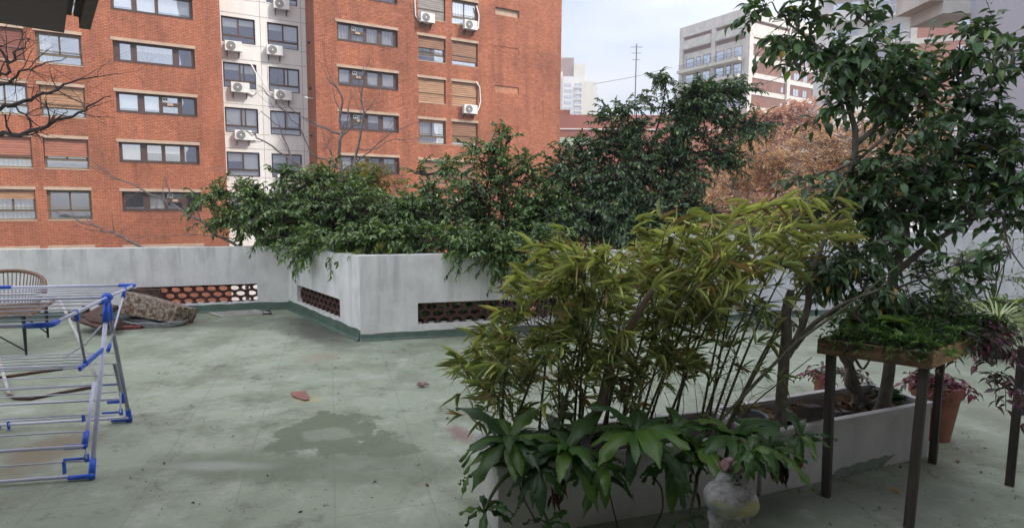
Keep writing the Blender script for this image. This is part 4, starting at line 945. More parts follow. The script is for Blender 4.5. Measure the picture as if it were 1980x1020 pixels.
# ================================================ drying rack
MT['tube'] = pm('lavender_coated_tube', (0.76, 0.76, 0.92), 0.35, 0.06, 3, bmp=0)
MT['blue'] = pm('blue_plastic', (0.035, 0.15, 0.80), 0.4, 0.12, 8, bmp=0)
MT['steel'] = pm('grey_steel_tube', (0.42, 0.43, 0.45), 0.4, 0.15, 5, bmp=0)
fA, fB = fl(177, 926), fl(251, 815)
E_at = lambda px, py: onplane(px, py, fA, fB)
rd_ = (fl(0, 929, .03)-fl(170, 917, .03)); rd_.z = 0; rd_.normalize(); RL = 0.97
rack = empty('drying_rack', (fA+fB)/2+rd_*RL/2, 0, 'folding lavender and blue clothes drying rack standing open at the left', 'drying rack')
hub = E_at(207, 578)
def rtube(name, pts, r, m, n=8, parent=rack): c = MB(); c.tube(pts, r, n); return c.build(name, m, parent, smooth=True)
F1, K1 = E_at(97, 628), E_at(260, 551)
for s_ in (0, RL):
    o_ = rd_*s_
    for ft in (fA, fB):
        f0 = Vector((ft.x, ft.y, 0.02))+o_; h0 = hub+o_+Vector((0, 0, -0.02))
        lg = rtube('leg', [f0+(h0-f0)*0.03, h0], 0.0135, MT['tube'] if ft is fA else MT['steel'])
        c = MB(); c.tube([f0-Vector((0, 0, .015)), f0+(h0-f0)*0.09], 0.019, 10); c.ball(f0, 0.02, 6); c.tube([f0, f0+rd_*(0.12 if s_ == 0 else -0.12)], 0.0155, 8); c.build('foot_joint', MT['blue'], lg, smooth=True)
        c = MB(); c.tube([h0+(f0-h0)*0.02+Vector((0, 0, .02)), h0+(f0-h0)*0.13], 0.021, 10); c.build('leg_socket', MT['blue'], lg, smooth=True)
    c = MB(); c.ball(hub+o_+Vector((0, 0, 0.012)), 0.032, 8); c.tube([hub+o_, hub+o_+(F1-hub)*0.16], 0.019, 8); c.tube([hub+o_, hub+o_+(K1-hub)*0.1], 0.019, 8); c.build('hinge', MT['blue'], rack, smooth=True)
for nm, T_, rods in (('front_wing', F1, 5), ('rear_wing', K1, 4)):
    a = hub+Vector((0, 0, .01)); b_ = T_
    wroot = rtube('wing_frame', [a, b_+(a-b_)*0.04], 0.011, MT['tube'])
    rtube('side_tube', [a+rd_*RL, b_+rd_*RL+(a-b_)*0.04], 0.011, MT['tube'], 8, wroot)
    rtube('end_tube', [b_+rd_*0.1, b_+rd_*(RL-.1)], 0.0105, MT['tube'], 8, wroot)
    for s_ in (0, RL):
        c = MB(); sg = 1 if s_ == 0 else -1; q = b_+rd_*s_; c.tube([q+(a-b_).normalized()*0.1, q+(a-b_).normalized()*0.02, q+rd_*sg*0.02, q+rd_*sg*0.11], 0.0155, 8); c.build('corner_joint', MT['blue'], wroot, smooth=True)
    for k in range(rods):
        p = a.lerp(b_, (k+1)/(rods+1)); rtube('rod', [p+rd_*0.0, p+rd_*RL], 0.0042, MT['tube'], 6, wroot)
    bp = a.lerp(b_, 0.62)
    for s_ in (0, RL):
        tgt = (E_at(166, 706) if T_ is F1 else E_at(209, 678))+rd_*s_
        st = rtube('strut', [bp+rd_*s_+rd_*(0.0 if s_ else 0), tgt], 0.0075 if T_ is F1 else 0.006, MT['steel'] if T_ is F1 else MT['tube'])
        c = MB(); c.tube([bp+rd_*s_+Vector((0, 0, .012)), bp+rd_*s_+(tgt-bp-rd_*s_)*0.14], 0.0125, 8); c.tube([tgt+(bp+rd_*s_-tgt)*0.09, tgt], 0.0125, 8); c.build('strut_clip', MT['blue'], st, smooth=True)
rtube('hub_tube', [hub+Vector((0, 0, 0.01)), hub+rd_*RL+Vector((0, 0, 0.01))], 0.009, MT['tube'])
# middle tier
ga, gb = E_at(154, 713), E_at(200, 674)
for s_ in (0, RL):
    arm = MB(); arm.bar(ga+rd_*s_, gb+rd_*s_, 0.014, 0.026); arm.build('slide_arm', MT['blue'], rack, bevel=.003)
for px, py, r in ((155, 711, .0045), (165, 707, .0045), (173, 700, .004), (181, 694, .004), (188, 688, .004), (224, 681, .004), (225, 702, .004)): 
    p = E_at(px, py); rtube('rod', [p, p+rd_*RL], r, MT['tube'], 6)
# lower trays
for a, b_ in (((183, 738), (163, 862)), ((221, 702), (238, 775))):
    for s_ in (0, RL):
        P0, P1 = E_at(*a)+rd_*s_, E_at(*b_)+rd_*s_; tr = rtube('tray_tube', [P0, P1], 0.012, MT['tube'] if a[0] < 200 else MT['steel'])
        c = MB(); c.tube([P1+(P0-P1)*0.22, P1], 0.0165, 8); c.ball(P1, 0.0175, 6); c.tube([P1, P1+rd_*(0.1 if s_ == 0 else -0.1)], 0.0145, 8); c.build('tray_joint', MT['blue'], tr, smooth=True)
for px, py, r in ((221, 724, .0045), (224, 741, .0045), (228, 757, .0045), (232, 771, .009), (220, 802, .0045), (248, 807, .0105), (182, 745, .0045), (172, 801, .0045), (166, 833, .0045), (162, 862, .0105), (168, 890, .0045), (177, 918, .0105)):
    p = E_at(px, py); rtube('rod', [p, p+rd_*RL], r, MT['tube'], 8)
for a, b_ in (((166, 866), (167, 885)), ((233, 750), (233, 797))):
    c = MB(); c.tube([E_at(*a), E_at(*b_)], 0.006, 6); c.build('link', MT['tube'], rack)
for px, py in ((168, 885), (234, 796), (232, 742)):
    c = MB(); q = E_at(px, py); c.tube([q+Vector((0, 0, .025)), q-Vector((0, 0, .02))], 0.013, 8); c.tube([q, q+rd_*0.12], 0.008, 6); c.build('clip', MT['blue'], rack, smooth=True)
for px, py, dz in ((138, 888, .075), (28, 816, .06), (162, 806, .04)):
    q = E_at(168, 888)+rd_*0.12 if px == 138 else None
    if px == 138: p0 = q
    elif px == 28: p0 = E_at(248, 807)+rd_*0.78+Vector((0, 0, .02))
    else: p0 = E_at(172, 801)+rd_*0.03
    c = MB(); c.bar(p0, p0-Vector((0, 0, dz)), 0.022, 0.006); c.build('hook', MT['blue'], rack)
loc_children(rack)
def fixsub(root):
    for ch in root.children:
        for g_ in ch.children: pass
# ================================================ rattan armchair (left edge)
MT['rattan'] = pm('brown_rattan', (0.26, 0.15, 0.09), 0.6, 0.4, 30, bmp=0.4)
MT['whitemetal'] = pm('chipped_white_tube', (0.62, 0.61, 0.60), 0.5, 0.3, 12, col2=(0.40, 0.36, 0.32), bmp=0.1)
MT['rust'] = pm('rusty_tube', (0.14, 0.07, 0.045), 0.8, 0.6, 18, col2=(0.05, 0.035, 0.03))
q1, q2 = fl(51, 687), fl(93, 652)
cdir = (q2-q1).normalized(); cl = Vector((-cdir.y, cdir.x, 0)) 
if cl.x > 0: cl = -cl
ch = empty('armchair', q1.lerp(q2, .5)+cl*0.3, 0, 'brown rattan armchair with thin black legs behind the drying rack', 'chair')
dp = (q2-q1).length
for a, s_ in ((q1, 0), (q1+cl*0.6, 1), (q2, 0), (q2+cl*0.6, 1)):
    c = MB(); tp = Vector((a.x, a.y, 0.42)); c.tube([a, tp], [0.011, 0.02], 8); c.build('leg', MT['black'], ch)
c = MB(); c.tube([Vector((q1.x, q1.y, 0.05)), Vector((q1.x, q1.y, 0.30))+cl*0.32+cdir*0.05], 0.008, 6); c.tube([Vector((q2.x, q2.y, 0.05)), Vector((q2.x, q2.y, 0.24))+cl*0.14-cdir*0.1], 0.008, 6); c.build('brace', MT['black'], ch)
c = MB()
for i in range(22):
    p = q1+cl*(-0.05+0.72*i/21)-cdir*0.05; c.tube([Vector((p.x, p.y, .43)), Vector((p.x, p.y, .425))+cdir*(dp+0.06)], 0.009, 5, False)
c.tube([Vector(((q1-cl*.06).x, (q1-cl*.06).y, .43))+cdir*k*(dp+0.04)-cdir*.05 for k in (0, 1)], 0.02, 8)
c.build('seat', MT['rattan'], ch)
c = MB(); c.tube([Vector((q1.x, q1.y, .44))+cl*(-.08), Vector((q2.x, q2.y, .44))+cl*(-.08)], 0.02, 8); c.build('seat_rail', MT['rattan'], ch)
arc = []; cen = q1.lerp(q2, .6)+cl*0.34
for i in range(17):
    t_ = math.pi*(i/16); arc.append(Vector((cen.x, cen.y, 0))-cl*math.cos(t_)*0.42+cdir*(math.sin(t_)*0.42)+Vector((0, 0, 0.60+0.22*math.sin(t_)**0.7)))
c = MB(); c.tube(arc, 0.022, 8); c.build('back_rail', MT['rattan'], ch, smooth=True)
c = MB()
for i in range(0, 17):
    for f_ in (0, .5):
        if i+1 > 16: continue
        p = arc[i].lerp(arc[i+1], f_); b0 = Vector((cen.x, cen.y, 0.44))+(Vector((p.x, p.y, 0))-Vector((cen.x, cen.y, 0)))*0.82; c.tube([p, b0], 0.005, 4, False)
c.build('spindles', MT['rattan'], ch); loc_children(ch)
# white and rusty folding frame behind the rack
fr = empty('folding_chair_frame', fl(100, 735), 0, 'seatless white and rusty tubular chair frame lying open behind the drying rack', 'chair frame')
def Y(px, py, y): return at(px, py, y)
c = MB(); c.tube([Y(112, 572, 5.95), Y(150, 650, 5.6), Y(193, 745, 5.27)], 0.014, 8); c.tube([Y(113, 575, 5.95), Y(60, 568, 6.1), Y(0, 570, 6.2)], 0.014, 8); c.tube([fl(-2, 712)+Vector((0, 0, .15)), fl(18, 764, .012)], 0.014, 8); c.build('white_tube', MT['whitemetal'], fr, smooth=True)
c = MB(); c.tube([fl(16, 762, .015), fl(30, 769, .015), fl(60, 770, .014), fl(110, 760, .014), fl(180, 747, .014)], 0.013, 8); c.tube([fl(-5, 730, .014), fl(50, 722, .014), fl(122, 712, .014)], 0.013, 8); c.build('rusty_tube', MT['rust'], fr, smooth=True)
c = MB(); c.tube([Y(197, 628, 6.3), Y(165, 664, 6.2), Y(98, 708, 6.0)], 0.010, 8); c.ball(Y(165, 664, 6.2), 0.02, 6); c.build('cross_brace', MT['steel'], fr); loc_children(fr)

# ================================================ scrap by the wall
m, t, b = nodes('flaking_painted_metal')
n1 = N(t, 'ShaderNodeTexNoise', i_Scale=20, i_Detail=8, i_Roughness=0.75); t.links.new(coords(t), n1.inputs['Vector'])
n2 = N(t, 'ShaderNodeTexVoronoi', i_Scale=26); t.links.new(coords(t), n2.inputs['Vector'])
c1 = ramp(t, n1.outputs['Fac'], [(0.34, (0.05, 0.03, 0.02)), (0.45, (0.15, 0.085, 0.045)), (0.53, (0.30, 0.25, 0.20)), (0.66, (0.52, 0.49, 0.44))])
c2 = ramp(t, n2.outputs['Distance'], [(0.12, (0.3, 0.22, 0.16)), (0.25, (1, 1, 1))])
t.links.new(mixc(t, 0.7, c1.outputs[0], c2.outputs[0], 'MULTIPLY'), b.inputs['Base Color']); b.inputs['Roughness'].default_value = 0.85; bump(t, b, n1.outputs['Fac'], 0.6, 0.02)
MT['flake'] = m
yb = 7.75
c = MB(); a0, a1, a2, a3 = Y(240, 562, yb), Y(347, 592, yb-.05), Y(333, 624, yb-.1), Y(226, 606, yb-.1)
bk = Vector((0.10, 0.30, -0.09))
ring = [a0, a1, a2, a3]; nn = len(c.v); c.v += [tuple(p) for p in ring]+[tuple(p+bk) for p in ring]
for f_ in ((3, 2, 1, 0), (4, 5, 6, 7), (0, 1, 5, 4), (1, 2, 6, 5), (2, 3, 7, 6), (3, 0, 4, 7)): c.f.append(tuple(nn+i for i in f_))
o = c.build('rusty_box', MT['flake'], bevel=0.012); tag(o, 'tilted rusty box with flaking cream paint on top of the scrap pile', 'box')
c = MB(); c.bar(Y(243, 569, 8.25), Y(311, 570, 8.3), 0.05, 0.17); o = c.build('brown_board', MT['rust']); tag(o, 'dark brown board standing against the parapet behind the rusty box', 'board')
c = MB(); c.tube([Y(158, 614, 7.5), Y(190, 622, 7.3), Y(232, 628, 7.15)], [.02, .09, .05], 6); c.bar(Y(160, 612, 7.5), Y(215, 630, 7.2), 0.3, 0.03); c.bar(Y(166, 590, 7.6), Y(166, 616, 7.6), 0.07, 0.05); c.bar(Y(172, 616, 7.4), Y(215, 592, 7.7), 0.25, 0.06)
o = c.build('broken_planks', MT['rust']); tag(o, 'heap of broken dark planks left of the rusty box', 'planks')
c = MB(); r_ = random.Random(3); cc = fl(278, 625); ringp = []
for i in range(18):
    t_ = 2*math.pi*i/18; ringp.append(cc+Vector((0.48*math.cos(t_)*r_.uniform(.9, 1.1), 0.26*math.sin(t_)*r_.uniform(.9, 1.1), 0.008)))
top_ = [cc+(p-cc)*0.8+Vector((0, 0, 0.07+r_.uniform(0, .03))) for p in ringp]; c.v += [tuple(p) for p in ringp+top_]+[tuple(cc+Vector((0, 0, .12)))]
for i in range(18): c.f.append((i, (i+1) % 18, 18+(i+1) % 18, 18+i)); c.f.append((18+i, 18+(i+1) % 18, 36))
o = c.build('rubber_sheet', MT['black'], smooth=True); tag(o, 'crumpled black rubber sheet under the rusty box', 'rubber sheet')
c = MB(); cc = fl(300, 628)
for k in range(4):
    c.tube([cc+Vector(((0.36+.02*k)*math.cos(2*math.pi*i/28), (0.17+.015*k)*math.sin(2*math.pi*i/28), 0.015+0.018*k+0.01*math.sin(i*1.7+k))) for i in range(29)], 0.007, 5)
o = c.build('cable_coil', MT['steel'], smooth=True); tag(o, 'loose coil of grey cable on the floor in front of the rusty box', 'cable')
c = MB(); p = fl(252, 634); c.box(-.15, .15, -.10, .10, 0.004, 0.035, Matrix.Translation(p) @ Matrix.Rotation(0.3, 4, 'Z')); o = c.build('red_tile', pm('red_clay', (0.22, 0.06, 0.05), .8)); tag(o, 'flat dark red tile on the floor at the foot of the scrap pile', 'tile')
# wire grille
c = MB(); g1, g2, g3, g4 = fl(406, 604, .02), fl(492, 599, .02), fl(520, 604, .02), fl(430, 611, .02)
for k in range(6): c.tube([g1.lerp(g4, k/5), g2.lerp(g3, k/5)], 0.006, 5)
for e_ in (0, 1): c.tube([g1.lerp(g2, e_), g4.lerp(g3, e_)], 0.012, 5)
o = c.build('metal_grille', MT['whitemetal']); tag(o, 'flat white metal grille lying on the floor below the round-hole screen', 'grille')
c = MB(); c.tube([fl(505, 603, .02), fl(522, 600, .03), fl(524, 606, .02), fl(508, 606, .02)], 0.012, 5); o = c.build('twisted_wire', MT['black'], smooth=True); tag(o, 'short dark twisted strap at the end of the white grille', 'strap')
# small things on the floor
c = MB(); Pp = [fl(x, y, .012) for x, y in ((562, 757), (590, 755), (598, 765), (597, 772), (588, 772), (566, 765))]; n0 = len(c.v); c.v += [tuple(p) for p in Pp]+[(p.x, p.y, .004) for p in Pp]; c.f.append(tuple(range(6)))
for i in range(6): c.f.append((i, 6+i, 6+(i+1) % 6, (i+1) % 6))
o = c.build('tile_fragment', pm('faded_red_tile', (0.36, 0.17, 0.135), .85, .3, 20)); tag(o, 'flat reddish tile fragment on the open green floor above the damp patch', 'tile fragment')
c = MB(); p = fl(820, 747); r_ = random.Random(8)
for k in range(9): c.ball(p+Vector((r_.uniform(-.045, .045), r_.uniform(-.03, .03), .02+r_.uniform(0, .02))), r_.uniform(.012, .024), 4, (1, .7, .8))
o = c.build('crumpled_scrap', pm('maroon_scrap', (0.20, 0.07, 0.06), .8, .6, 40, col2=(0.55, 0.42, 0.38))); tag(o, 'small crumpled maroon and white scrap alone on the floor left of the bamboo', 'scrap')
n = 330; PX = [fl(random.uniform(250, 1150), 610+390*random.random()**0.8, .006) for _ in range(n)]+[fl(random.uniform(1500, 1980), random.uniform(830, 1015), .006) for _ in range(170)]; n = len(PX)
D_r = np.stack([rng.normal(0, 1, n), rng.normal(0, 1, n), rng.normal(0, .08, n)], 1)
sz = rng.uniform(.006, .018, n)*rng.choice([1, 1, 1, 1, 1.9], n)
o = leafmass('leaf_litter', np.array([tuple(p) for p in PX]), D_r, sz, sz*.5, pal(n, [(0.06, .04, .03), (.12, .08, .05), (.4, .4, .36), (.18, .05, .04)], (5, 3, 1, .6)), T_TINY, MT['leaf_dry'], roll=.2); tag(o, 'scattered tiny dry leaf crumbs on the terrace floor', 'leaf litter', kind='stuff')
def fallen(px, py, L, colr, label, name='fallen_leaf'):
    o = leafmass(name, [tuple(fl(px, py, .012))], [(random.uniform(-1, 1), random.uniform(-.5, .5), 0.02)], L, L*.55, [colr], T_OVATE, MT['leaf_dry'], roll=.1); tag(o, label, 'leaf')
fallen(1722, 945, .07, (.5, .33, .06), 'yellow fallen leaf among the dry stalks between table legs')
fallen(1848, 891, .06, (.35, .17, .06), 'orange brown fallen leaf by the rear table leg')
fallen(1885, 716, .05, (.6, .5, .1), 'bright yellow fallen leaf on the far floor under the planter box')
c = MB(); r_ = random.Random(4)
for k in range(9):
    p = fl(1700+r_.uniform(-60, 60), 935+r_.uniform(-25, 25), .012); a = r_.uniform(0, 3.1); d = Vector((math.cos(a), math.sin(a), 0))*r_.uniform(.04, .1); c.tube([p, p+d+Vector((0, 0, .015)), p+d*1.7+Vector((d.y*.4, -d.x*.4, 0))], .0028, 4)
o = c.build('dry_stalks', pm('straw', (.35, .31, .22), .8)); tag(o, 'tangle of pale dry stalks on the floor under the planter table', 'dry stalks', kind='stuff')
# wire chair behind the bamboo
wc = empty('wire_chair', fl(1035, 730), 0, 'black wire shell chair half hidden behind the left side of the bamboo', 'chair'); c0 = fl(1035, 730)+Vector((0, .1, 0))
c = MB()
for i in range(15):
    t_ = -0.9+1.8*i/14; c.tube([c0+Vector((.1*math.sin(t_), -.02, .38)), c0+Vector((.34*math.sin(t_)*1.0, .12+.16*math.cos(t_), .52)), c0+Vector((.42*math.sin(t_), .25+.18*math.cos(t_), .86-.1*abs(t_)))], .005, 5)
c.build('shell', MT['black'], wc)
c = MB(); c.tube([c0+Vector((.42*math.sin(t_), .25+.18*math.cos(t_), .86-.1*abs(t_))) for t_ in [-1.0+2*i/16 for i in range(17)]], .01, 6)
c.tube([c0+Vector((.30*math.cos(t_), .12+.26*math.sin(t_), .40)) for t_ in [2*math.pi*i/20 for i in range(21)]], .009, 6); c.build('rim', MT['black'], wc)
for dx, dy in ((-.3, -.1), (.3, -.1), (-.28, .35), (.28, .35)): c = MB(); c.tube([c0+Vector((dx*.5, dy*.5, .4)), c0+Vector((dx*1.25, dy*1.1, 0))], .009, 6); c.build('leg', MT['black'], wc)
loc_children(wc)

# ================================================ long white planters
Pa, Pb = Vector((-0.06, 2.75, 0)), Vector((1.40, 3.205, 0)); Pc = Vector((2.76, 3.765, 0))
def trough(a, b_, dep, h, label, z_s):
    d = (b_-a); L = d.length; rz = math.atan2(d.y, d.x); r = empty('planter_box', a, rz, label, 'planter')
    c = MB(); th = 0.028
    c.box(0, L, 0, th, 0, h); c.box(0, L, dep-th, dep, 0, h); c.box(0, th, th, dep-th, 0, h); c.box(L-th, L, th, dep-th, 0, h); c.box(th, L-th, th, dep-th, 0.0, 0.03)
    c.box(-.012, L+.012, -.014, th+.004, h-.03, h+.006); c.box(-.012, L+.012, dep-th-.004, dep+.014, h-.03, h+.006); c.box(-.012, th+.004, th+.004, dep-th-.004, h-.03, h+.006); c.box(L-th-.004, L+.012, th+.004, dep-th-.004, h-.03, h+.006)
    c.build('trough', MT['planter'], r, bevel=.005)
    s_ = MB(); nx, ny = 40, 10; rr_ = random.Random(2)
    for i in range(nx+1):
        for j in range(ny+1): s_.v.append((th+(L-2*th)*i/nx, th+(dep-2*th)*j/ny, z_s+rr_.uniform(-.015, .015)))
    for i in range(nx):
        for j in range(ny): k = i*(ny+1)+j; s_.f.append((k, k+ny+1, k+ny+2, k+1))
    s_.build('soil', MT['soil'], r, smooth=True); return r
p1 = trough(Pa, Pb, 0.42, 0.37, 'nearer long white planter filled with bamboo and broad leaves', .31)
p2 = trough(Pb+(Pc-Pb).normalized()*.03, Pc, 0.44, 0.37, 'farther long white planter holding the tree trunks and wood chips', .31)
pd_ = (Pc-Pb).normalized(); pn = Vector((-pd_.y, pd_.x, 0))
# green paint smear on its face
c = MB(); base_ = Pb+pd_*.03
pts = [(.50, .006), (1.00, .006), (1.04, .03), (1.13, .075), (1.06, .068), (1.02, .082), (.96, .07), (.90, .078), (.84, .066), (.78, .074), (.70, .06), (.64, .066), (.57, .046), (.59, .04), (.53, .028), (.56, .024)]
c.v += [tuple(base_+pd_*a-pn*.0025+Vector((0, 0, z))) for a, z in pts]; c.f.append(tuple(range(len(pts)))); o = c.build('paint_smear', pm('old_green_paint', (.26, .31, .26), .7, .3, 14), p2); o.matrix_parent_inverse = p2.matrix_basis.inverted() if False else Matrix.Identity(4)
o.data.transform((Matrix.Translation(p2.location) @ Matrix.Rotation(p2.rotation_euler.z, 4, 'Z')).inverted())
# wood chips
n = 170; Pn = []; Dn = []
for _ in range(n):
    q = base_+pd_*random.uniform(.12, 1.38)+pn*random.uniform(.11, .34)+Vector((0, 0, .335)); Pn.append(tuple(q)); Dn.append((random.gauss(0, 1), random.gauss(0, 1), random.gauss(0, .15)))
L_ = rng.uniform(.04, .11, n); o = leafmass('wood_chips', Pn, Dn, L_, L_*.6, pal(n, [(.16, .10, .06), (.09, .055, .035), (.26, .18, .12)], (3, 3, 1)), T_BLADE, MT['leaf_dry'], roll=.3); tag(o, 'curled bark chips covering the soil around the trunks', 'bark chips', kind='stuff')
def block(px, py, y, sx, sy, sz_, a, label, colr):
    p = at(px, py, y); c = MB(); c.box(-sx, sx, -sy, sy, -sz_, sz_, Matrix.Translation(p) @ Matrix.Rotation(a, 4, 'Z') @ Matrix.Rotation(.12, 4, 'Y')); o = c.build('wood_offcut', pm('offcut', colr, .85, .3, 9, stretch=(1, 6, 6)), bevel=.004); tag(o, label, 'wood block')
block(1568, 794, 3.42, .07, .035, .035, .5, 'dark wood offcut on the planter soil behind the rear table leg, farther one', (.07, .055, .05))
block(1622, 800, 3.66, .07, .035, .025, .42, 'grey wood offcut on the planter soil right of the rear table leg, nearer one', (.14, .12, .11))
# ================================================ pots
def pot(c0_, r, h, m, label, name='flower_pot', rim=True, rb=.68):
    o = empty(name, c0_, 0, label, 'flower pot'); c = MB()
    pr = [(r*rb*.98, 0), (r*rb, .002), (r*.96, h*.8)]+([(r*1.06, h*.8), (r*1.08, h)] if rim else [(r, h)])+[(r*.93, h), (r*.9, h*.86), (r*.0, h*.85)]
    c.lathe(pr, 28); c.build('pot_body', m, o, smooth=False); s_ = MB(); s_.lathe([(r*.89, h*.87), (r*.4, h*.9), (.001, h*.89)], 20); s_.build('soil', MT['soil'], o); return o
pp = fl(1806, 862)+Vector((0.10, .16, 0)); pot(pp, .155, .40, MT['terra'], 'tall terracotta pot with purple trailing plant behind the planter table')
pot(base_+pd_*1.20+pn*.62, .062, .42, MT['terra'], 'small orange clay pot with magenta leaves beyond the far trunk', rb=.75)
pot(base_+pd_*.085+pn*.20+Vector((0, 0, .315)), .098, .085, pm('teal_plastic', (.10, .17, .19), .5), 'wide teal plastic pot sunk in the planter beside the left trunk')
pot(base_+pd_*.30+pn*.10+Vector((0, 0, .31)), .05, .075, MT['black'], 'small black nursery pot in the planter, right of the left trunk')
# ================================================ terrace trees in the farther planter
G_NEAR = [(0.062, 0.119, 0.056), (0.088, 0.169, 0.069), (0.125, 0.225, 0.081), (0.250, 0.362, 0.100), (0.625, 0.425, 0.062)]
def near_tree(label, stem, rads, limbs, blobs, ntw, seed, L=.088, wl=.56, nl=8, roots=0):
    pts = [at(*q) for q in stem]; pts[0].z = .30
    base = Vector(pts[0]); root = tree_root('ornamental_tree', Vector((base.x, base.y, .31)), label, 'tree', 'potted terrace trees')
    r_ = random.Random(seed); tb = MB()
    full = []; rr = []
    for i in range(len(pts)-1):
        for k in range(4): full.append(pts[i].lerp(pts[i+1], k/4)+Vector((r_.gauss(0, .004), r_.gauss(0, .004), 0))); rr.append(rads[i]+(rads[i+1]-rads[i])*k/4)
    full.append(pts[-1]); rr.append(rads[-1])
    # smooth
    for _ in range(2): full = [full[0]]+[(full[i-1]+full[i]*2+full[i+1])/4 for i in range(1, len(full)-1)]+[full[-1]]
    tb.tube([full[0]-Vector((0, 0, .05))]+full, [rr[0]*1.35]+rr, 12, False)
    for k in range(roots):
        a = 2*math.pi*k/roots+r_.uniform(-.3, .3); d = Vector((math.cos(a), math.sin(a), 0)); tb.tube([full[0]+Vector((0, 0, .10)), full[0]+d*rr[0]*1.6+Vector((0, 0, .03)), full[0]+d*rr[0]*2.0-Vector((0, 0, .02))], [rr[0]*.6, rr[0]*.45, rr[0]*.2], 7, False)
    sk = full[len(full)//2:]
    lb = MB()
    for lm_, r0, r1 in limbs:
        q = [at(*p) for p in lm_]; f2 = []
        for i in range(len(q)-1):
            for k in range(4): f2.append(q[i].lerp(q[i+1], k/4)+Vector((r_.gauss(0, .006), r_.gauss(0, .006), r_.gauss(0, .006))))
        f2.append(q[-1]); n_ = len(f2)
        for _ in range(2): f2 = [f2[0]]+[(f2[i-1]+f2[i]*2+f2[i+1])/4 for i in range(1, len(f2)-1)]+[f2[-1]]
        tb.tube(f2, [r0+(r1-r0)*i/(n_-1) for i in range(n_)], 8, False); sk += f2[2:]
    tb.build('trunk', MT['bark'], root, smooth=True)
    crown(root, sk, blobs, ntw, nl, L, T_OVATE, MT['leaf'], G_NEAR, (5, 6, 3, .5, .09), MT['bark'], .20, .25, seed, .010, 7, wl)
    loc_children(root)
near_tree('left terrace tree whose forked grey trunk stands beside the teal pot', [(1512, 800, 3.36), (1512, 740, 3.36), (1516, 690, 3.36), (1520, 640, 3.36), (1518, 600, 3.37), (1530, 560, 3.38)], [.036, .032, .031, .03, .026, .02],
    [([(1520, 690, 3.37), (1550, 640, 3.38), (1562, 590, 3.4), (1565, 540, 3.4), (1590, 470, 3.42), (1622, 430, 3.45), (1640, 400, 3.45)], .024, .012), ([(1535, 668, 3.36), (1580, 620, 3.3), (1625, 590, 3.25), (1700, 560, 3.2)], .018, .006)],
    [B_(1590, 545, 3.5, 46, 30, .2), B_(1660, 545, 3.5, 50, 36, .2), B_(1630, 480, 3.5, 46, 34, .2), B_(1570, 500, 3.5, 36, 26, .2), B_(1640, 600, 3.3, 46, 20, .15), B_(1690, 600, 3.4, 34, 22, .15), B_(1600, 430, 3.5, 50, 30, .2)], 150, 41, .068, .5)
near_tree('tallest terrace tree, its smooth trunk rising behind the wooden planter table', [(1704, 796, 3.72), (1716, 740, 3.72), (1722, 690, 3.72), (1722, 600, 3.72), (1726, 540, 3.72), (1735, 500, 3.72)], [.046, .036, .034, .032, .03, .026],
    [([(1733, 505, 3.72), (1752, 470, 3.7), (1748, 400, 3.7), (1705, 360, 3.7), (1660, 330, 3.7)], .024, .016), ([(1728, 525, 3.72), (1790, 478, 3.68), (1850, 440, 3.65), (1900, 400, 3.6), (1960, 360, 3.6)], .022, .008),
     ([(1645, 335, 3.7), (1652, 290, 3.7), (1656, 250, 3.7), (1640, 200, 3.7), (1632, 150, 3.7), (1580, 90, 3.7), (1530, 50, 3.7)], .022, .006), ([(1655, 280, 3.7), (1690, 250, 3.7), (1745, 205, 3.7), (1800, 170, 3.7), (1900, 120, 3.7), (1975, 95, 3.7)], .018, .004),
     ([(1640, 180, 3.7), (1660, 120, 3.75), (1700, 70, 3.75)], .012, .004), ([(1830, 450, 3.65), (1835, 400, 3.7), (1830, 340, 3.7)], .014, .006), ([(1650, 315, 3.68), (1690, 285, 3.6), (1725, 250, 3.6)], .01, .009), ([(1850, 440, 3.65), (1940, 400, 3.5), (1945, 470, 3.45), (1980, 520, 3.4)], .010, .003), ([(1725, 560, 3.7), (1790, 535, 3.6), (1850, 510, 3.5), (1930, 480, 3.5)], .008, .003)],
    [B_(1545, 45, 3.7, 62, 46, .25), B_(1600, 110, 3.7, 62, 48, .25), B_(1545, 130, 3.7, 40, 30, .2), B_(1680, 95, 3.75, 62, 36, .25), B_(1760, 130, 3.75, 70, 36, .25), B_(1850, 90, 3.75, 60, 30, .25), B_(1940, 70, 3.7, 40, 28, .2),
     B_(1600, 195, 3.7, 42, 34, .2), B_(1700, 190, 3.7, 66, 38, .25), B_(1800, 200, 3.7, 60, 32, .25), B_(1745, 250, 3.7, 46, 26, .25), B_(1655, 30, 3.7, 40, 18, .15), B_(1500, 20, 3.7, 30, 20, .15), 
     B_(1850, 290, 3.7, 80, 42, .3), B_(1930, 260, 3.7, 56, 36, .25), B_(1790, 340, 3.7, 90, 44, .3), B_(1900, 350, 3.7, 84, 48, .3), B_(1700, 330, 3.7, 50, 32, .25), B_(1645, 340, 3.7, 34, 18, .2), B_(1770, 405, 3.65, 84, 40, .3), B_(1690, 400, 3.6, 70, 34, .25),
     B_(1870, 410, 3.6, 66, 28, .25), B_(1960, 330, 3.6, 40, 50, .2), B_(1700, 455, 3.6, 60, 26, .25), B_(1860, 505, 3.3, 66, 12, .12), B_(1955, 500, 3.3, 24, 26, .12), B_(1960, 140, 3.7, 40, 36, .15), B_(1940, 210, 3.7, 44, 34, .2), B_(1870, 200, 3.7, 44, 34, .2), B_(1970, 420, 3.6, 30, 34, .15), B_(1640, 380, 3.6, 60, 28, .2), B_(1560, 350, 3.65, 44, 12, .12)],
    830, 42, .072, .64, 8, 5)
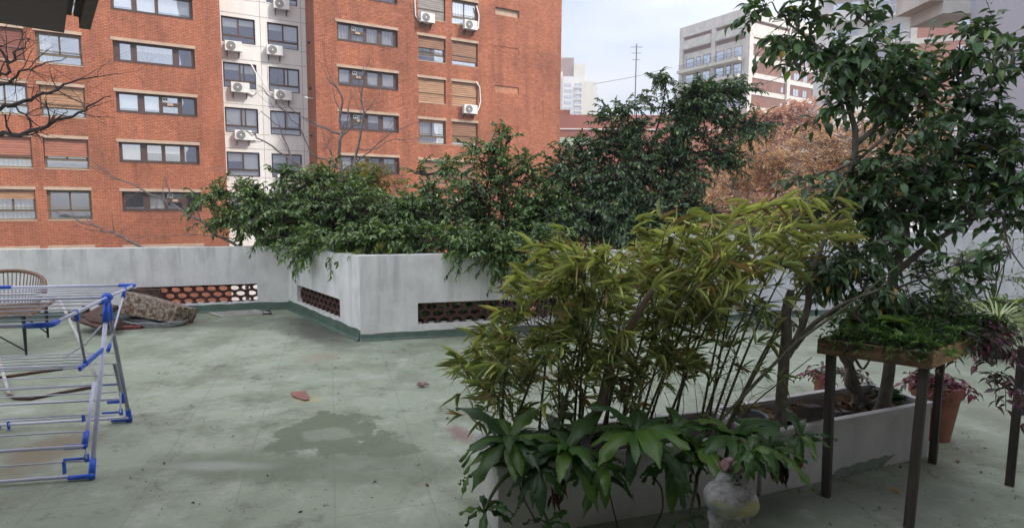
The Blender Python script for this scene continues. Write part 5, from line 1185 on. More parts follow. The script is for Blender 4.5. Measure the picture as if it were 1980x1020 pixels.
near_tree('short twisted-stem terrace tree between the two straighter trunks', [(1665, 790, 3.78), (1655, 750, 3.78), (1640, 700, 3.78), (1628, 690, 3.78), (1622, 640, 3.78), (1660, 590, 3.8)], [.040, .036, .03, .022, .02, .016],
    [([(1658, 760, 3.77), (1636, 745, 3.74), (1642, 710, 3.76), (1652, 690, 3.78), (1655, 660, 3.78)], .022, .014), ([(1655, 690, 3.78), (1668, 720, 3.78), (1700, 670, 3.78), (1740, 620, 3.8)], .010, .004), ([(1640, 620, 3.8), (1690, 560, 3.8), (1760, 530, 3.8)], .012, .006)],
    [B_(1740, 560, 3.8, 56, 30, .2), B_(1810, 570, 3.8, 50, 30, .2), B_(1800, 540, 3.8, 40, 20, .2), B_(1690, 590, 3.8, 40, 24, .2), B_(1770, 600, 3.7, 50, 16, .15), B_(1850, 560, 3.8, 30, 20, .15)], 80, 43, .062, .5, 8, 6)

# ================================================ bamboo
bl = Pa+(Pb-Pa)*.5; d1 = (Pb-Pa).normalized(); n1_ = Vector((-d1.y, d1.x, 0)); L1 = (Pb-Pa).length
root = tree_root('bamboo', bl+n1_*.2+Vector((0, 0, .31)), 'dense clump of yellow-green bamboo growing out of the nearer white planter', 'bamboo')
r_ = random.Random(77); cb_m = MB(); Ps = []; Ds = []; Ls = []; Cs = []; Tp = []
def topz(px):       # silhouette of the clump in the photo
    xs = [870, 900, 960, 1010, 1080, 1150, 1240, 1340, 1430, 1530, 1640, 1700]; ys = [740, 710, 640, 560, 480, 450, 435, 420, 400, 400, 420, 500]
    return np.interp(px, xs, ys)
def fan(p, d, k, L):
    sx_ = 990+F*p.x/p.y; sy_ = 393+F*(EYE-p.z)/p.y
    if sx_ > 1400 and sy_ > 500+(1500-min(sx_, 1500))*1.2 and r_.random() < .85: return
    if sx_ > 1560 and r_.random() < .5: return
    L = L*.88
    for i in range(k):
        a = r_.gauss(0, .85); s_ = d.cross(Vector((0, 0, 1))); s_ = s_.normalized() if s_.length > .05 else Vector((1, 0, 0))
        dd = d*1.0+s_*math.sin(a)*1.1+Vector((r_.gauss(0, .25), r_.gauss(0, .25), r_.gauss(-.02, .6))); Ps.append(tuple(p+d*r_.uniform(-.03, .02))); Ds.append(tuple(dd)); Ls.append(L*r_.uniform(.6, 1.25))
        hgt = (p.z-.6)/1.1
        yel = max(0, min(1, hgt*.7+r_.gauss(0, .3))); g_ = (0.20, 0.27, 0.10); y_ = (0.68, 0.72, 0.28)
        cc = [g_[q]*(1-yel)+y_[q]*yel for q in range(3)]; lgt = r_.uniform(.75, 1.35); cc = [x_*lgt for x_ in cc]
        if r_.random() < .10: cc = [.42, .30, .15]
        Cs.append(cc); Tp.append(1.0 if r_.random() < .35 else 0.0)
nc = 30
for i in range(nc):
    u = (i+.5)/nc; b0 = Pa+d1*(.06+(L1-.10)*u)+n1_*r_.uniform(.08, .32)+Vector((0, 0, .30))
    px0 = 960+(1490-960)*u; spread = r_.gauss(0, 1)
    tx = 925+(1640-925)*min(1, max(0, u+r_.gauss(0, .10))); ty = topz(tx)+abs(r_.gauss(0, 1))*85+5
    yy = b0.y+r_.uniform(-.28, .35); tip = at(tx, min(ty, 690), yy)
    h_ = tip.z-b0.z; mid = b0.lerp(tip, .55)+Vector((0, 0, .18*h_)); P_ = []
    for k in range(11):
        s_ = k/10; P_.append(b0*(1-s_)**2+mid*2*s_*(1-s_)+tip*s_*s_)
    cb_m.tube(P_, [.0085*(1-.075*k)*(1 if r_.random() < .9 else 1) for k in range(11)], 6, False)
    for k in range(3, 11):
        for q in range(r_.choice([1, 2, 2])+(k > 6)):
            d = Vector((r_.gauss(0, 1), r_.gauss(0, .9), r_.gauss(.15, .35))).normalized(); l_ = r_.uniform(.08, .27)*(1 if k < 9 else .7)
            e_ = P_[k]+d*l_+Vector((0, 0, -.03)); m_ = P_[k]+d*l_*.5+Vector((0, 0, .02))
            sx = 990+F*e_.x/e_.y
            if sx < 885 or (k < 5 and r_.random() < .12): continue
            cb_m.tube([P_[k], m_, e_], [.0028, .002, .0012], 3, False)
            fan(e_, d, r_.randint(5, 10), r_.uniform(.09, .14)); fan(m_, d, r_.randint(3, 7), r_.uniform(.07, .13)); (fan(P_[k].lerp(e_, .25), d, r_.randint(2, 5), .10) if r_.random() < .6 else None)
            if r_.random() < .5: fan(m_+d*.03, (d+Vector((r_.gauss(0, .6), r_.gauss(0, .6), 0))).normalized(), 4, .105)
# extra outer sprays
for (px, py, y) in [(905, 715, 2.75), (930, 690, 2.8), (900, 745, 2.7), (950, 640, 2.9), (940, 700, 2.7), (975, 600, 3), (985, 560, 3), (1010, 530, 3), (1045, 470, 3), (1075, 450, 3), (1100, 480, 3), (1230, 430, 3), (1300, 430, 3), (1350, 420, 3.1), (1420, 400, 3.1), (1520, 400, 3.1), (1560, 410, 3.1), (1610, 400, 3.1),
        (1640, 420, 3.0), (1500, 440, 3.0), (1460, 560, 2.9), (1480, 600, 2.9), (1450, 640, 2.9), (1430, 690, 2.8), (1590, 440, 3.0), (1200, 640, 2.8), (1110, 620, 2.8), (1280, 560, 2.75), (1170, 520, 2.8), (1380, 500, 2.75)]:
    p = at(px, py, y); near = P_[0]; d = Vector(((px-1220)/400+r_.gauss(0, .2), r_.gauss(0, .3), r_.gauss(.1, .2))).normalized()
    st = at(px-(px-1220)*.28, py+55, y+.05); cb_m.tube(bez(st, p, .05, 5, .03, r_), [.004, .0035, .003, .002, .0012], 4, False)
    for s_ in (0, .3, .6, .85): fan(st.lerp(p, 1-s_*.5)+Vector((r_.gauss(0, .03), r_.gauss(0, .03), r_.gauss(0, .02))), d, 5, .13)
# arching long shoots at the right
for pts_ in ([(1360, 560, 3.0), (1450, 470, 2.9), (1540, 440, 2.85), (1640, 470, 2.8)], [(1330, 520, 3.0), (1420, 420, 3.0), (1520, 390, 3), (1620, 385, 3)], [(1300, 600, 2.9), (1380, 520, 2.8), (1470, 510, 2.75), (1560, 520, 2.7)], [(1340, 640, 2.8), (1420, 560, 2.75), (1480, 600, 2.7), (1500, 660, 2.65)]):
    q = [at(*p) for p in pts_]; W = []
    for i in range(3):
        for k in range(4): W.append(q[i].lerp(q[i+1], k/4))
    W.append(q[-1]); cb_m.tube(W, [.005-.0003*k for k in range(len(W))], 5, False)
    for k in range(2, len(W)):
        dd = (W[k]-W[k-1]).normalized(); fan(W[k], (dd+Vector((r_.gauss(0, .3), r_.gauss(0, .4), r_.gauss(-.1, .3)))).normalized(), 6, .14)
N_ = len(Ps); Ls = np.array(Ls)
leafmass('foliage', Ps, Ds, Ls, np.clip(Ls*.095, .0055, .0115), np.array(Cs)*np.clip(rng.normal(1, .18, (N_, 1)), .5, 1.6), T_BLADE, MT['leaf_soft'], root, roll=.55, tip=(np.array(Tp), (.45, .30, .17)))
cb_m.build('culms', MT['culm'], root)
# the thick leaning old stem and lower bare twigs
c = MB(); c.tube([at(1135, 835, 2.98), at(1165, 775, 2.98), at(1180, 700, 3.0), at(1215, 640, 3.0), at(1260, 560, 3.02)], [.03, .028, .024, .02, .014], 9, False); c.build('old_stem', pm('brown_stem', (.20, .14, .10), .8, .4, 15), root, smooth=True)
c = MB(); rr_ = random.Random(6)
for k in range(26):
    px = rr_.uniform(930, 1470); st = at(px, rr_.uniform(800, 850), 2.9+rr_.uniform(-.1, .2)); d = Vector((rr_.gauss(0, .5), rr_.gauss(0, .3), 1)).normalized(); grow(c, st, d, rr_.uniform(.2, .42), .0028, 2, rr_, .35, .8, .0, 2)
c.build('dry_twigs', pm('twig', (.14, .12, .07), .8), root)
c = MB(); c.tube([at(1395, 810, 2.95), at(1470, 730, 3.0), at(1540, 660, 3.05), at(1640, 590, 3.1), at(1740, 510, 3.15)], [.008, .009, .008, .006, .003], 6, False); c.tube([at(1400, 830, 2.95), at(1480, 760, 3.0), at(1570, 690, 3.05)], [.004, .004, .002], 5, False)
for k in range(14):
    st = at(rr_.uniform(1400, 1500), rr_.uniform(700, 800), 3.0); grow(c, st, Vector((rr_.gauss(0, 1), 0, rr_.gauss(.3, .7))), .14, .0016, 2, rr_, .3, .9, 0, 2)
c.build('leaning_cane', MT['culm'], root)
loc_children(root)

# ================================================ broad-leaved plants
def broad(px, py, y, nl, L, label, seed, tilt=0, cols=((0.028, .062, .022), (.04, .085, .026), (.05, .11, .03)), wd=.25, down=.6, stem_to=None, name='broad_leaf_plant'):
    r2 = random.Random(seed); cpt = at(px, py, y); base = Vector((cpt.x, cpt.y+.1, .31)) if stem_to is None else stem_to
    root = empty(name, base, 0, label, 'plant', 'broad-leaved plants along the near planter')
    c = MB(); c.tube(bez(base, cpt, .04, 6, .03, r2), [.012, .011, .010, .009, .008, .006], 6, False)
    for k in range(nl):
        a = 2*math.pi*(k*.382)+r2.gauss(0, .25); el_ = r2.uniform(-.25, .75) if k % 3 else r2.uniform(.5, 1.1); l_ = L*r2.uniform(.7, 1.12)
        l_ *= 1.3; d = Vector((math.cos(a)*math.cos(el_), math.sin(a)*math.cos(el_), math.sin(el_))).normalized(); p = Vector(cpt); pts = [Vector(p)]; ds = [Vector(d)]
        n_ = 9; cur = r2.uniform(.7, 1.15)*down
        for i in range(n_): d = (d+Vector((0, 0, -cur*.30))).normalized(); p = p+d*l_/n_; pts.append(Vector(p)); ds.append(Vector(d))
        mbl = MB(); prof = [.16, .22, .36, .46, .5, .48, .42, .32, .18, .01]; w_ = l_*wd*r2.uniform(.85, 1.15); side0 = Vector((-math.sin(a), math.cos(a), 0)); tw = r2.gauss(0, .3)
        for i in range(n_+1):
            up_ = side0.cross(ds[i]).normalized(); sdv = side0*math.cos(tw*i/n_)+up_*math.sin(tw*i/n_); h = w_*prof[i]; wv_ = .012*math.sin(i*1.9+k)
            mbl.v += [tuple(pts[i]-sdv*h-up_*(h*-.35+wv_)), tuple(pts[i]-sdv*h*.5+up_*h*.06), tuple(pts[i]-up_*h*.05), tuple(pts[i]+sdv*h*.5+up_*h*.06), tuple(pts[i]+sdv*h+up_*(h*.35+wv_))]
        for i in range(n_):
            for j in range(4): q = i*5+j; mbl.f.append((q, q+5, q+6, q+1))
        o = mbl.build('leaf', MT['broad'][r2.randint(0, 2)], root, smooth=True)
    c.build('stem', MT['culm'], root, smooth=True); loc_children(root); return root
def broad_mat(name, cA, cB):
    m, t, b = nodes(name)
    n = N(t, 'ShaderNodeTexNoise', i_Scale=7, i_Detail=4); t.links.new(coords(t), n.inputs['Vector'])
    r = ramp(t, n.outputs['Fac'], [(.3, cA), (.7, cB)]); t.links.new(r.outputs[0], b.inputs['Base Color']); b.inputs['Roughness'].default_value = .38
    tr = t.nodes.new('ShaderNodeBsdfTranslucent'); t.links.new(mixc(t, 1.0, r.outputs[0], (1.2, 1.5, .5), 'MULTIPLY'), tr.inputs['Color']); mxs = t.nodes.new('ShaderNodeMixShader'); mxs.inputs[0].default_value = .25
    o = t.nodes['Material Output']; t.links.new(b.outputs[0], mxs.inputs[1]); t.links.new(tr.outputs[0], mxs.inputs[2]); t.links.new(mxs.outputs[0], o.inputs['Surface'])
    w3 = N(t, 'ShaderNodeTexNoise', i_Scale=60, i_Detail=2); t.links.new(coords(t), w3.inputs['Vector']); bump(t, b, w3.outputs['Fac'], .15, .003); return m
MT['broad'] = [broad_mat('broad_leaf_dark', (.03, .075, .022), (.045, .105, .028)), broad_mat('broad_leaf_mid', (.045, .105, .025), (.065, .145, .033)), broad_mat('broad_leaf_light', (.07, .15, .025), (.11, .20, .035))]
broad(985, 852, 2.78, 20, .25, 'broad-leaved plant arching over the left end of the near planter', 1)
broad(1098, 868, 2.74, 17, .24, 'broad-leaved plant second from the left, with long pointed leaves over the planter front', 2)
broad(1065, 830, 2.95, 7, .20, 'small broad-leaved rosette behind the two leftmost plants, under the bamboo stems', 3)
broad(1232, 835, 2.74, 21, .26, 'largest broad-leaved plant, in the middle of the near planter', 4)
broad(1345, 868, 2.80, 18, .23, 'broad-leaved plant directly left of the statue', 5)
broad(1418, 845, 2.80, 19, .24, 'broad-leaved plant drooping over the red hat of the statue', 6)
broad(1490, 868, 2.92, 13, .20, 'broad-leaved plant between the statue and the rear table leg', 7)
broad(1548, 842, 3.08, 8, .19, 'broad-leaved plant in front of the left tree trunk, touching the table leg', 8)
broad(938, 985, 2.62, 7, .13, 'small leafy shoot dangling past the lower left corner of the near planter', 9, stem_to=Vector((-.0, 2.72, .36)))
broad(884+22, 921, 2.66, 4, .08, 'tiny leaf tuft on a thin stalk at the far left of the near planter', 10, stem_to=Vector((-.0, 2.78, .36)))
broad(1062, 1012, 2.58, 6, .14, 'leafy shoot hanging in front of the near planter at the bottom edge', 11, stem_to=Vector((.02, 2.74, .36)))
broad(1335, 1002, 2.66, 4, .08, 'small shoot near the floor at the foot of the planter left of the statue', 12, stem_to=Vector((.98, 2.9, .34)))
broad(1040, 905, 2.68, 12, .17, 'low broad-leaved shoots covering the planter rim between the two leftmost plants', 21, stem_to=Vector((.12, 2.86, .33)), down=.9)
broad(1165, 902, 2.68, 12, .18, 'low broad-leaved plant hanging over the rim left of the looping stem', 22, stem_to=Vector((.42, 2.96, .33)), down=.9)
broad(1300, 900, 2.74, 12, .17, 'low broad-leaved plant over the rim between the looping stem and the statue', 23, stem_to=Vector((.78, 3.05, .33)), down=.9)
broad(1452, 872, 2.40, 9, .13, 'small broad leaves touching the right shoulder of the statue', 24, stem_to=Vector((1.12, 2.95, .40)), down=1.0)
# drooping vines and dead leaves on the planter face
def vine(pts, r, label, name='hanging_stem', m=None):
    q = [at(*p) for p in pts]; W = []
    for i in range(len(q)-1):
        for k in range(5): W.append(q[i].lerp(q[i+1], k/5))
    W.append(q[-1])
    for _ in range(3): W = [W[0]]+[(W[i-1]+W[i]*2+W[i+1])/4 for i in range(1, len(W)-1)]+[W[-1]]
    c = MB(); c.tube(W, r, 6); o = c.build(name, m or MT['bark_dark'], smooth=True); tag(o, label, 'stem')
vine([(1258, 915, 2.78), (1280, 940, 2.74), (1283, 985, 2.74), (1262, 1025, 2.72)], .0045, 'long dark looping stem hanging down the middle of the near planter')
vine([(1176, 935, 2.74), (1182, 970, 2.7), (1198, 1030, 2.68)], .0035, 'dark straight stem hanging left of the looping one on the near planter')
vine([(1003, 925, 2.72), (1008, 955, 2.70), (1035, 1005, 2.68)], .0035, 'thin dark stem hanging at the left part of the near planter')
vine([(1012, 925, 2.70), (1006, 960, 2.69), (996, 995, 2.66), (978, 1008, 2.66)], .003, 'thin curved green stem hanging by the left corner of the near planter', m=MT['culm'])
def deadleaves(px, py, y, n, L, label, cols, sp=30):
    P_ = []; D_l = []
    for _ in range(n): P_.append(tuple(at(px+random.gauss(0, sp*.5), py+random.gauss(0, sp*.5), y+random.gauss(0, .02)))); D_l.append((random.gauss(0, .35), random.gauss(0, .3), -1))
    l_ = L*rng.uniform(.5, 1.2, n); o = leafmass('dead_leaves', P_, D_l, l_, l_*.32, pal(n, cols, [1]*len(cols)), T_OVATE, MT['leaf_dry'], roll=1.0); tag(o, label, 'dead leaves')
deadleaves(1505, 875, 3.12, 16, .13, 'shrivelled dark brown leaves hanging on the farther planter by the table leg', [(.06, .04, .03), (.09, .055, .035)])
deadleaves(1545, 865, 3.15, 3, .12, 'two curled rusty orange dead leaves hanging left of the rear table leg', [(.26, .12, .04)], 10)
deadleaves(1082, 945, 2.70, 8, .12, 'withered brown leaves hanging on the near planter below its leftmost plants', [(.14, .075, .05), (.10, .06, .04)], 16)
deadleaves(1340, 905, 2.80, 9, .10, 'faded dead leaves drooping left of the statue', [(.13, .11, .07), (.09, .065, .045)], 46)
# aloe-like serrated leaf
c = MB(); A0, A1, A2 = at(1175, 922, 2.74), at(1205, 930, 2.68), at(1227, 967, 2.64)
pts = [A0*(1-s_)**2+A1*2*s_*(1-s_)+A2*s_*s_ for s_ in [i/8 for i in range(9)]]
c.tube(pts, [.018*(1-i/8.3) for i in range(9)], 6)
for i in range(1, 8): c.tube([pts[i]+Vector((0, 0, .0)), pts[i]+Vector((.012, -.004, .012))], [.003, .0004], 4)
o = c.build('aloe_leaf', MT['broad'][0], smooth=True); tag(o, 'single spiny aloe leaf sticking out over the planter front', 'leaf')

# ================================================ statue
sx, sy = 0.975, 2.50; st = empty('garden_statue', (sx, sy, 0), 0, 'squat chipped garden statue with red hat in front of the near planter', 'statue')
c = MB()
def bb(x, y, z, r, s_=(1, 1, 1)): c.ball((x, y, z), r, 12, s_)
bb(0, 0, .355, .098, (1.12, .95, .78)); bb(-.045, .0, .37, .075, (1, .95, .9)); bb(.055, -.015, .34, .066, (1, 1, .8)); bb(0, 0, .42, .072, (1, .85, .95)); bb(.02, -.01, .385, .078, (1, .9, .8)); bb(0, -.004, .455, .056, (1, .9, .85)); bb(.075, -.03, .36, .038); bb(-.08, -.02, .36, .042); bb(0, -.002, .468, .050, (1, .92, .75)); bb(.046, .0, .462, .016); bb(-.046, .005, .462, .016)
bb(-.045, .01, .27, .05, (1, 1, 1.1)); bb(.045, .0, .27, .042, (1, 1, 1.1)); bb(-.048, .01, .20, .040, (1, 1, 1.3)); bb(.05, 0, .19, .032, (1, 1, 1.4)); bb(-.052, .01, .12, .036, (1, 1, 1.4)); bb(.056, 0, .11, .030, (1, 1, 1.4)); bb(-.055, -.03, .035, .045, (1, 1.5, .8)); bb(.07, -.035, .035, .045, (1, 1.5, .8)); bb(0, .0, .012, .11, (1.1, .9, .14))
m, t, b = nodes('chipped_statue_paint')
n1 = N(t, 'ShaderNodeTexNoise', i_Scale=16, i_Detail=7, i_Roughness=.7); t.links.new(coords(t), n1.inputs['Vector']); n2 = N(t, 'ShaderNodeTexNoise', i_Scale=7, i_Detail=5); t.links.new(coords(t, (1, 1, 2.2)), n2.inputs['Vector'])
a_ = ramp(t, n1.outputs['Fac'], [(.34, (.10, .095, .085)), (.47, (.26, .25, .24)), (.6, (.42, .42, .41))]); sxyz = t.nodes.new('ShaderNodeSeparateXYZ'); t.links.new(coords(t), sxyz.inputs[0])
bd = ramp(t, sxyz.outputs['Z'], [(.30, (0, 0, 0)), (.325, (1, 1, 1)), (.36, (1, 1, 1)), (.385, (0, 0, 0))]); ye = ramp(t, n2.outputs['Fac'], [(.47, (0, 0, 0)), (.58, (1, 1, 1))]); mu = N(t, 'ShaderNodeMath', operation='MULTIPLY'); t.links.new(bd.outputs[0], mu.inputs[0]); t.links.new(ye.outputs[0], mu.inputs[1])
x = mixc(t, mu.outputs[0], a_.outputs[0], (.42, .38, .14)); bl_ = ramp(t, sxyz.outputs['X'], [(0, (1, 1, 1)), (.03, (0, 0, 0))]); mu2 = N(t, 'ShaderNodeMath', operation='MULTIPLY'); t.links.new(bl_.outputs[0], mu2.inputs[0]); t.links.new(bd.outputs[0], mu2.inputs[1])
mm = N(t, 'ShaderNodeMath', operation='MULTIPLY'); t.links.new(mu2.outputs[0], mm.inputs[0]); mm.inputs[1].default_value = .45; x = mixc(t, mm.outputs[0], x, (.16, .22, .32)); t.links.new(x, b.inputs['Base Color']); b.inputs['Roughness'].default_value = .8; bump(t, b, n1.outputs['Fac'], .7, .008)
o = c.build('body', m, st, smooth=True); rm = o.modifiers.new('merge', 'REMESH'); rm.mode = 'VOXEL'; rm.voxel_size = .006; rm.use_smooth_shade = True; sm = o.modifiers.new('soft', 'SMOOTH'); sm.iterations = 14; sm.factor = .6
c = MB(); c.lathe([(.050, 0), (.054, .006), (.047, .016), (.036, .034), (.018, .046), (.001, .05)], 20, (-.005, 0, .495)); c.build('hat', pm('chipped_red', (.13, .02, .024), .8, .4, 60, col2=(.26, .20, .19)), st, smooth=True)
for q in ((-.010, -.049, .478, .006), (.022, -.049, .478, .0065), (.004, -.052, .466, .0065)): c = MB(); c.ball(q[:3], q[3], 6); c.build('eye' if q[2] > .47 else 'nose', MT['black'], st)
c = MB(); c.tube([(-.012, -.055, .452), (.004, -.058, .448), (.018, -.056, .452), (.024, -.054, .444)], .0038, 6); c.build('mouth', MT['black'], st)

# ================================================ wooden planter table
tA, tB, tC, tD = fl(1757, 1018), fl(1597, 958), fl(1803, 894), fl(1952, 937)
u1 = (tD-tA).normalized(); v_ = (tB-tA); v_ = (v_-u1*v_.dot(u1)).normalized()
tbm = empty('planter_table', (tA+tD)/2+v_*.2, 0, 'raised wooden planter box on four dark square legs, spilling succulents and purple leaves', 'planter table')
def P3(p, z): return Vector((p.x, p.y, z))
KA = at(1800, 712, 2.87); ztop, zbot = .925, .843; KA = Vector((KA.x, KA.y, 0))
KB = fl(1581, 654, ztop); KB = Vector((KB.x, KB.y, 0)); vv = (KB-KA); wdt = vv.length; vv.normalize(); uu = Vector((-vv.y, vv.x, 0)); 
if uu.x < 0: uu = -uu
# make long axis follow the legs' direction
uu = (uu*.35+u1*.65).normalized(); LT = 1.25
MT['pine'] = pm('lit_pine', (.55, .33, .14), .55, .4, 4, stretch=(1.2, 1.2, 14), bmp=.15, col2=(.24, .12, .045))  # pine coloured bright, as on the lit long side
MT['pine_shade'] = pm('shaded_pine', (.24, .14, .07), .6, .5, 4, stretch=(1.2, 1.2, 14), bmp=.2, col2=(.06, .035, .022))  # same pine painted darker for the shaded short side
def plank(a, b_, th, m, nm, inner):
    d = (b_-a).normalized(); c = MB(); q = [a, b_, b_+inner*th, a+inner*th]
    lo = [(p.x, p.y, zbot) for p in q]; hi = [(p.x, p.y, ztop) for p in q]; c.quad(*lo[::-1]); c.quad(*hi)
    for i in range(4): c.quad(lo[i], lo[(i+1) % 4], hi[(i+1) % 4], hi[i])
    return c.build(nm, m, tbm, bevel=.002)
K1_, K2_, K3_, K4_ = KA, KA+vv*wdt, KA+vv*wdt+uu*LT, KA+uu*LT
plank(K1_, K2_, .022, MT['pine_shade'], 'side_board', uu); plank(K1_+uu*.0225, K4_, .022, MT['pine'], 'side_board', vv)
plank(K4_-uu*.0, K3_, .022, MT['pine'], 'side_board', -uu); plank(K2_+uu*.0225, K3_-uu*.0225, .022, MT['pine'], 'side_board', -vv)
c = MB(); q = [K1_+uu*.023+vv*.023, K4_-uu*.023+vv*.023, K3_-uu*.023-vv*.023, K2_+uu*.023-vv*.023]; c.quad(*[(p.x, p.y, zbot+.012) for p in q]); c.quad(*[(p.x, p.y, zbot-.001) for p in q[::-1]]); c.build('bottom_board', MT['darkwood'], tbm)
c = MB(); c.quad(*[(p.x, p.y, ztop-.012) for p in q]); c.build('soil', MT['soil'], tbm)
for px, py in ((1811, 687), (1807, 707), (1890, 681), (1787, 685)):
    p = onplane(px, py, KA, K4_) if px > 1800 else onplane(px, py, KA, K2_); c = MB(); c.ball(p, .0035, 5); c.build('screw', MT['black'], tbm)
for ft, tp in ((tA, None), (tB, None), (tC, None), (tD, None)):
    s_ = .021; M4 = Matrix.Rotation(math.atan2(uu.y, uu.x)+.12, 4, 'Z'); tp_ = Vector(ft)
    inn = {0: K1_+uu*.06+vv*.045, 1: K2_+uu*.06-vv*.045}.get(0 if ft is tA else 1 if ft is tB else 9, None)
    if inn is None: tp_ = Vector(ft)
    c = MB(); lo = [Vector(ft)+M4 @ Vector((dx*s_, dy*s_, 0)) for dx, dy in ((-1, -1), (1, -1), (1, 1), (-1, 1))]
    tgt = inn if inn is not None else ft+(K4_*.0); hi = [Vector((tgt.x, tgt.y, 0))+M4 @ Vector((dx*s_, dy*s_, zbot-.001)) for dx, dy in ((-1, -1), (1, -1), (1, 1), (-1, 1))]
    c.quad(*lo[::-1]); c.quad(*hi)
    for i in range(4): c.quad(lo[i], lo[(i+1) % 4], hi[(i+1) % 4], hi[i])
    c.build('leg', MT['darkwood'], tbm, bevel=.002)
loc_children(tbm)
# succulent mat
n = 5200; P_ = []; D_l = []
for _ in range(n):
    a, b_ = random.random(), random.random(); q = KA+uu*(LT*a)+vv*(wdt*b_); hgt = .012+.05*random.random()*(1+math.sin(a*19)*.4)*(.6+.8*abs(math.sin(b_*7+a*5)))
    edge = random.random() < .06
    if edge: b_ = -.02-.02*random.random() if random.random() < .6 else b_; q = KA+uu*(LT*(.35+.65*a))+vv*(wdt*b_) if random.random() < .6 else KA+vv*(wdt*random.random())-uu*.015; hgt = random.uniform(-.035, .03)
    P_.append((q.x, q.y, ztop+hgt-.01)); D_l.append((random.gauss(0, 1), random.gauss(0, 1), random.gauss(.25 if not edge else -.5, .5)))
l_ = .032*rng.uniform(.5, 1.3, n); o = leafmass('succulent_mat', P_, D_l, l_, l_*.42, pal(n, [(.045, .11, .03), (.08, .18, .04), (.15, .27, .06), (.03, .06, .025)], (3, 3, 1.2, 2)), T_SMALL, MT['leaf_soft'], roll=.6); tag(o, 'dense mat of small green succulent leaves filling the wooden planter box', 'succulents', kind='stuff')
def rosettes(nm, spots, nl, L, wl, cols, label, cat='plant', m=None, tm=None, elev=(0.1, .9)):
    P_ = []; D_l = []
    for (p, s_) in spots:
        for k in range(nl):
            a = 2.4*k+random.random(); e_ = random.uniform(*elev); P_.append(tuple(p)); D_l.append((math.cos(a)*math.cos(e_), math.sin(a)*math.cos(e_), math.sin(e_)))
    n = len(P_); l_ = L*rng.uniform(.7, 1.15, n); o = leafmass(nm, P_, D_l, l_, l_*wl, pal(n, cols, [1]*len(cols)), tm or T_SMALL, m or MT['leaf_soft'], roll=.15); tag(o, label, cat); return o
sp = [(KA+uu*random.uniform(0, LT)+vv*wdt*random.uniform(0, 1)+Vector((0, 0, ztop+random.uniform(.02, .06))), 1) for _ in range(26)]+[(at(1842, 680, 2.86), 1), (at(1838, 688, 2.84), 1)]
rosettes('succulent_rosettes', sp, 9, .05, .26, [(.10, .22, .05), (.16, .30, .07), (.2, .34, .09)], 'brighter green star-shaped succulent rosettes among the mat on the table', 'succulents')['kind'] = 'stuff'
sp = [(KA+uu*random.uniform(.25, .8)+vv*wdt*random.uniform(.5, 1.1)+Vector((0, 0, ztop+random.uniform(.05, .10))), 1) for _ in range(9)]
rosettes('lobed_leaf_plant', sp, 6, .095, .55, [(.14, .24, .04), (.09, .18, .03)], 'light green lobed leaves standing behind the succulents on the table', 'plant', MT['leaf_soft'], T_OVATE, (.0, .5))
# purple trailing plants
def purple(nm, starts, nst, length, L, label, out=Vector((0, 0, 0)), cols=((.10, .03, .055), (.05, .035, .05), (.17, .04, .08), (.16, .17, .15), (.07, .10, .05)), rise=.3):
    root = empty(nm, starts[0], 0, label, 'plant', 'purple-leaved trailing plants'); c = MB(); P_ = []; D_l = []; r2 = random.Random(int(length*1000)+nst)
    for k in range(nst):
        p = Vector(r2.choice(starts))+Vector((r2.gauss(0, .02), r2.gauss(0, .02), 0)); a = r2.uniform(0, 6.28); d = (Vector((math.cos(a), math.sin(a), rise))+out).normalized(); pts = [Vector(p)]; l_ = length*r2.uniform(.4, 1.1); n_ = max(4, int(l_/.028))
        for i in range(n_):
            d = (d+Vector((r2.gauss(0, .12), r2.gauss(0, .12), -.28))).normalized(); pts.append(pts[-1]+d*l_/n_); sd_ = d.cross(Vector((0, 0, 1))); sd_ = sd_.normalized() if sd_.length > .05 else Vector((1, 0, 0))
            P_.append(tuple(pts[-1])); D_l.append(tuple(sd_*(1 if i % 2 else -1)+d*.6+Vector((0, 0, r2.gauss(.0, .25)))))
        c.tube(pts, .0022, 4, False)
    n = len(P_); l_ = L*rng.uniform(.65, 1.15, n); leafmass('foliage', P_, D_l, l_, l_*.48, pal(n, cols, (3, 3, 2, .8, .6)), T_OVATE, MT['leaf'], root, roll=.4); c.build('stems', MT['culm'], root); loc_children(root); return root
sts = [KA+uu*(.50+.06*i)+vv*random.uniform(-.02, .15)+Vector((0, 0, ztop+.02)) for i in range(9)]
purple('trailing_plant', sts, 46, .26, .062, 'purple striped plant cascading over the right end of the planter table', -vv*.8, rise=.4)
purple('trailing_plant', [KA+uu*.40+Vector((0, 0, ztop+.0)), at(1925, 720, 2.95), at(1940, 740, 2.95)], 12, .22, .062, 'dark dangling purple stems ending in drooping leaves below the table edge', -vv*.6+Vector((0, 0, -.3)))
purple('trailing_plant', [pp+Vector((random.gauss(0, .08), random.gauss(0, .08), .39)) for _ in range(12)], 56, .20, .066, 'magenta and purple plant in the tall terracotta pot', Vector((.2, -.1, 0)), cols=((.22, .03, .08), (.12, .03, .06), (.30, .05, .12), (.2, .16, .15), (.08, .10, .05)), rise=1.1)
q0 = base_+pd_*1.20+pn*.62+Vector((0, 0, .42)); purple('trailing_plant', [q0+Vector((random.gauss(0, .04), random.gauss(0, .04), 0)) for _ in range(4)], 22, .16, .05, 'pink-purple leaves in the small orange clay pot by the far trunk', cols=((.26, .03, .09), (.14, .03, .06), (.32, .06, .14), (.1, .09, .05), (.12, .16, .05)))
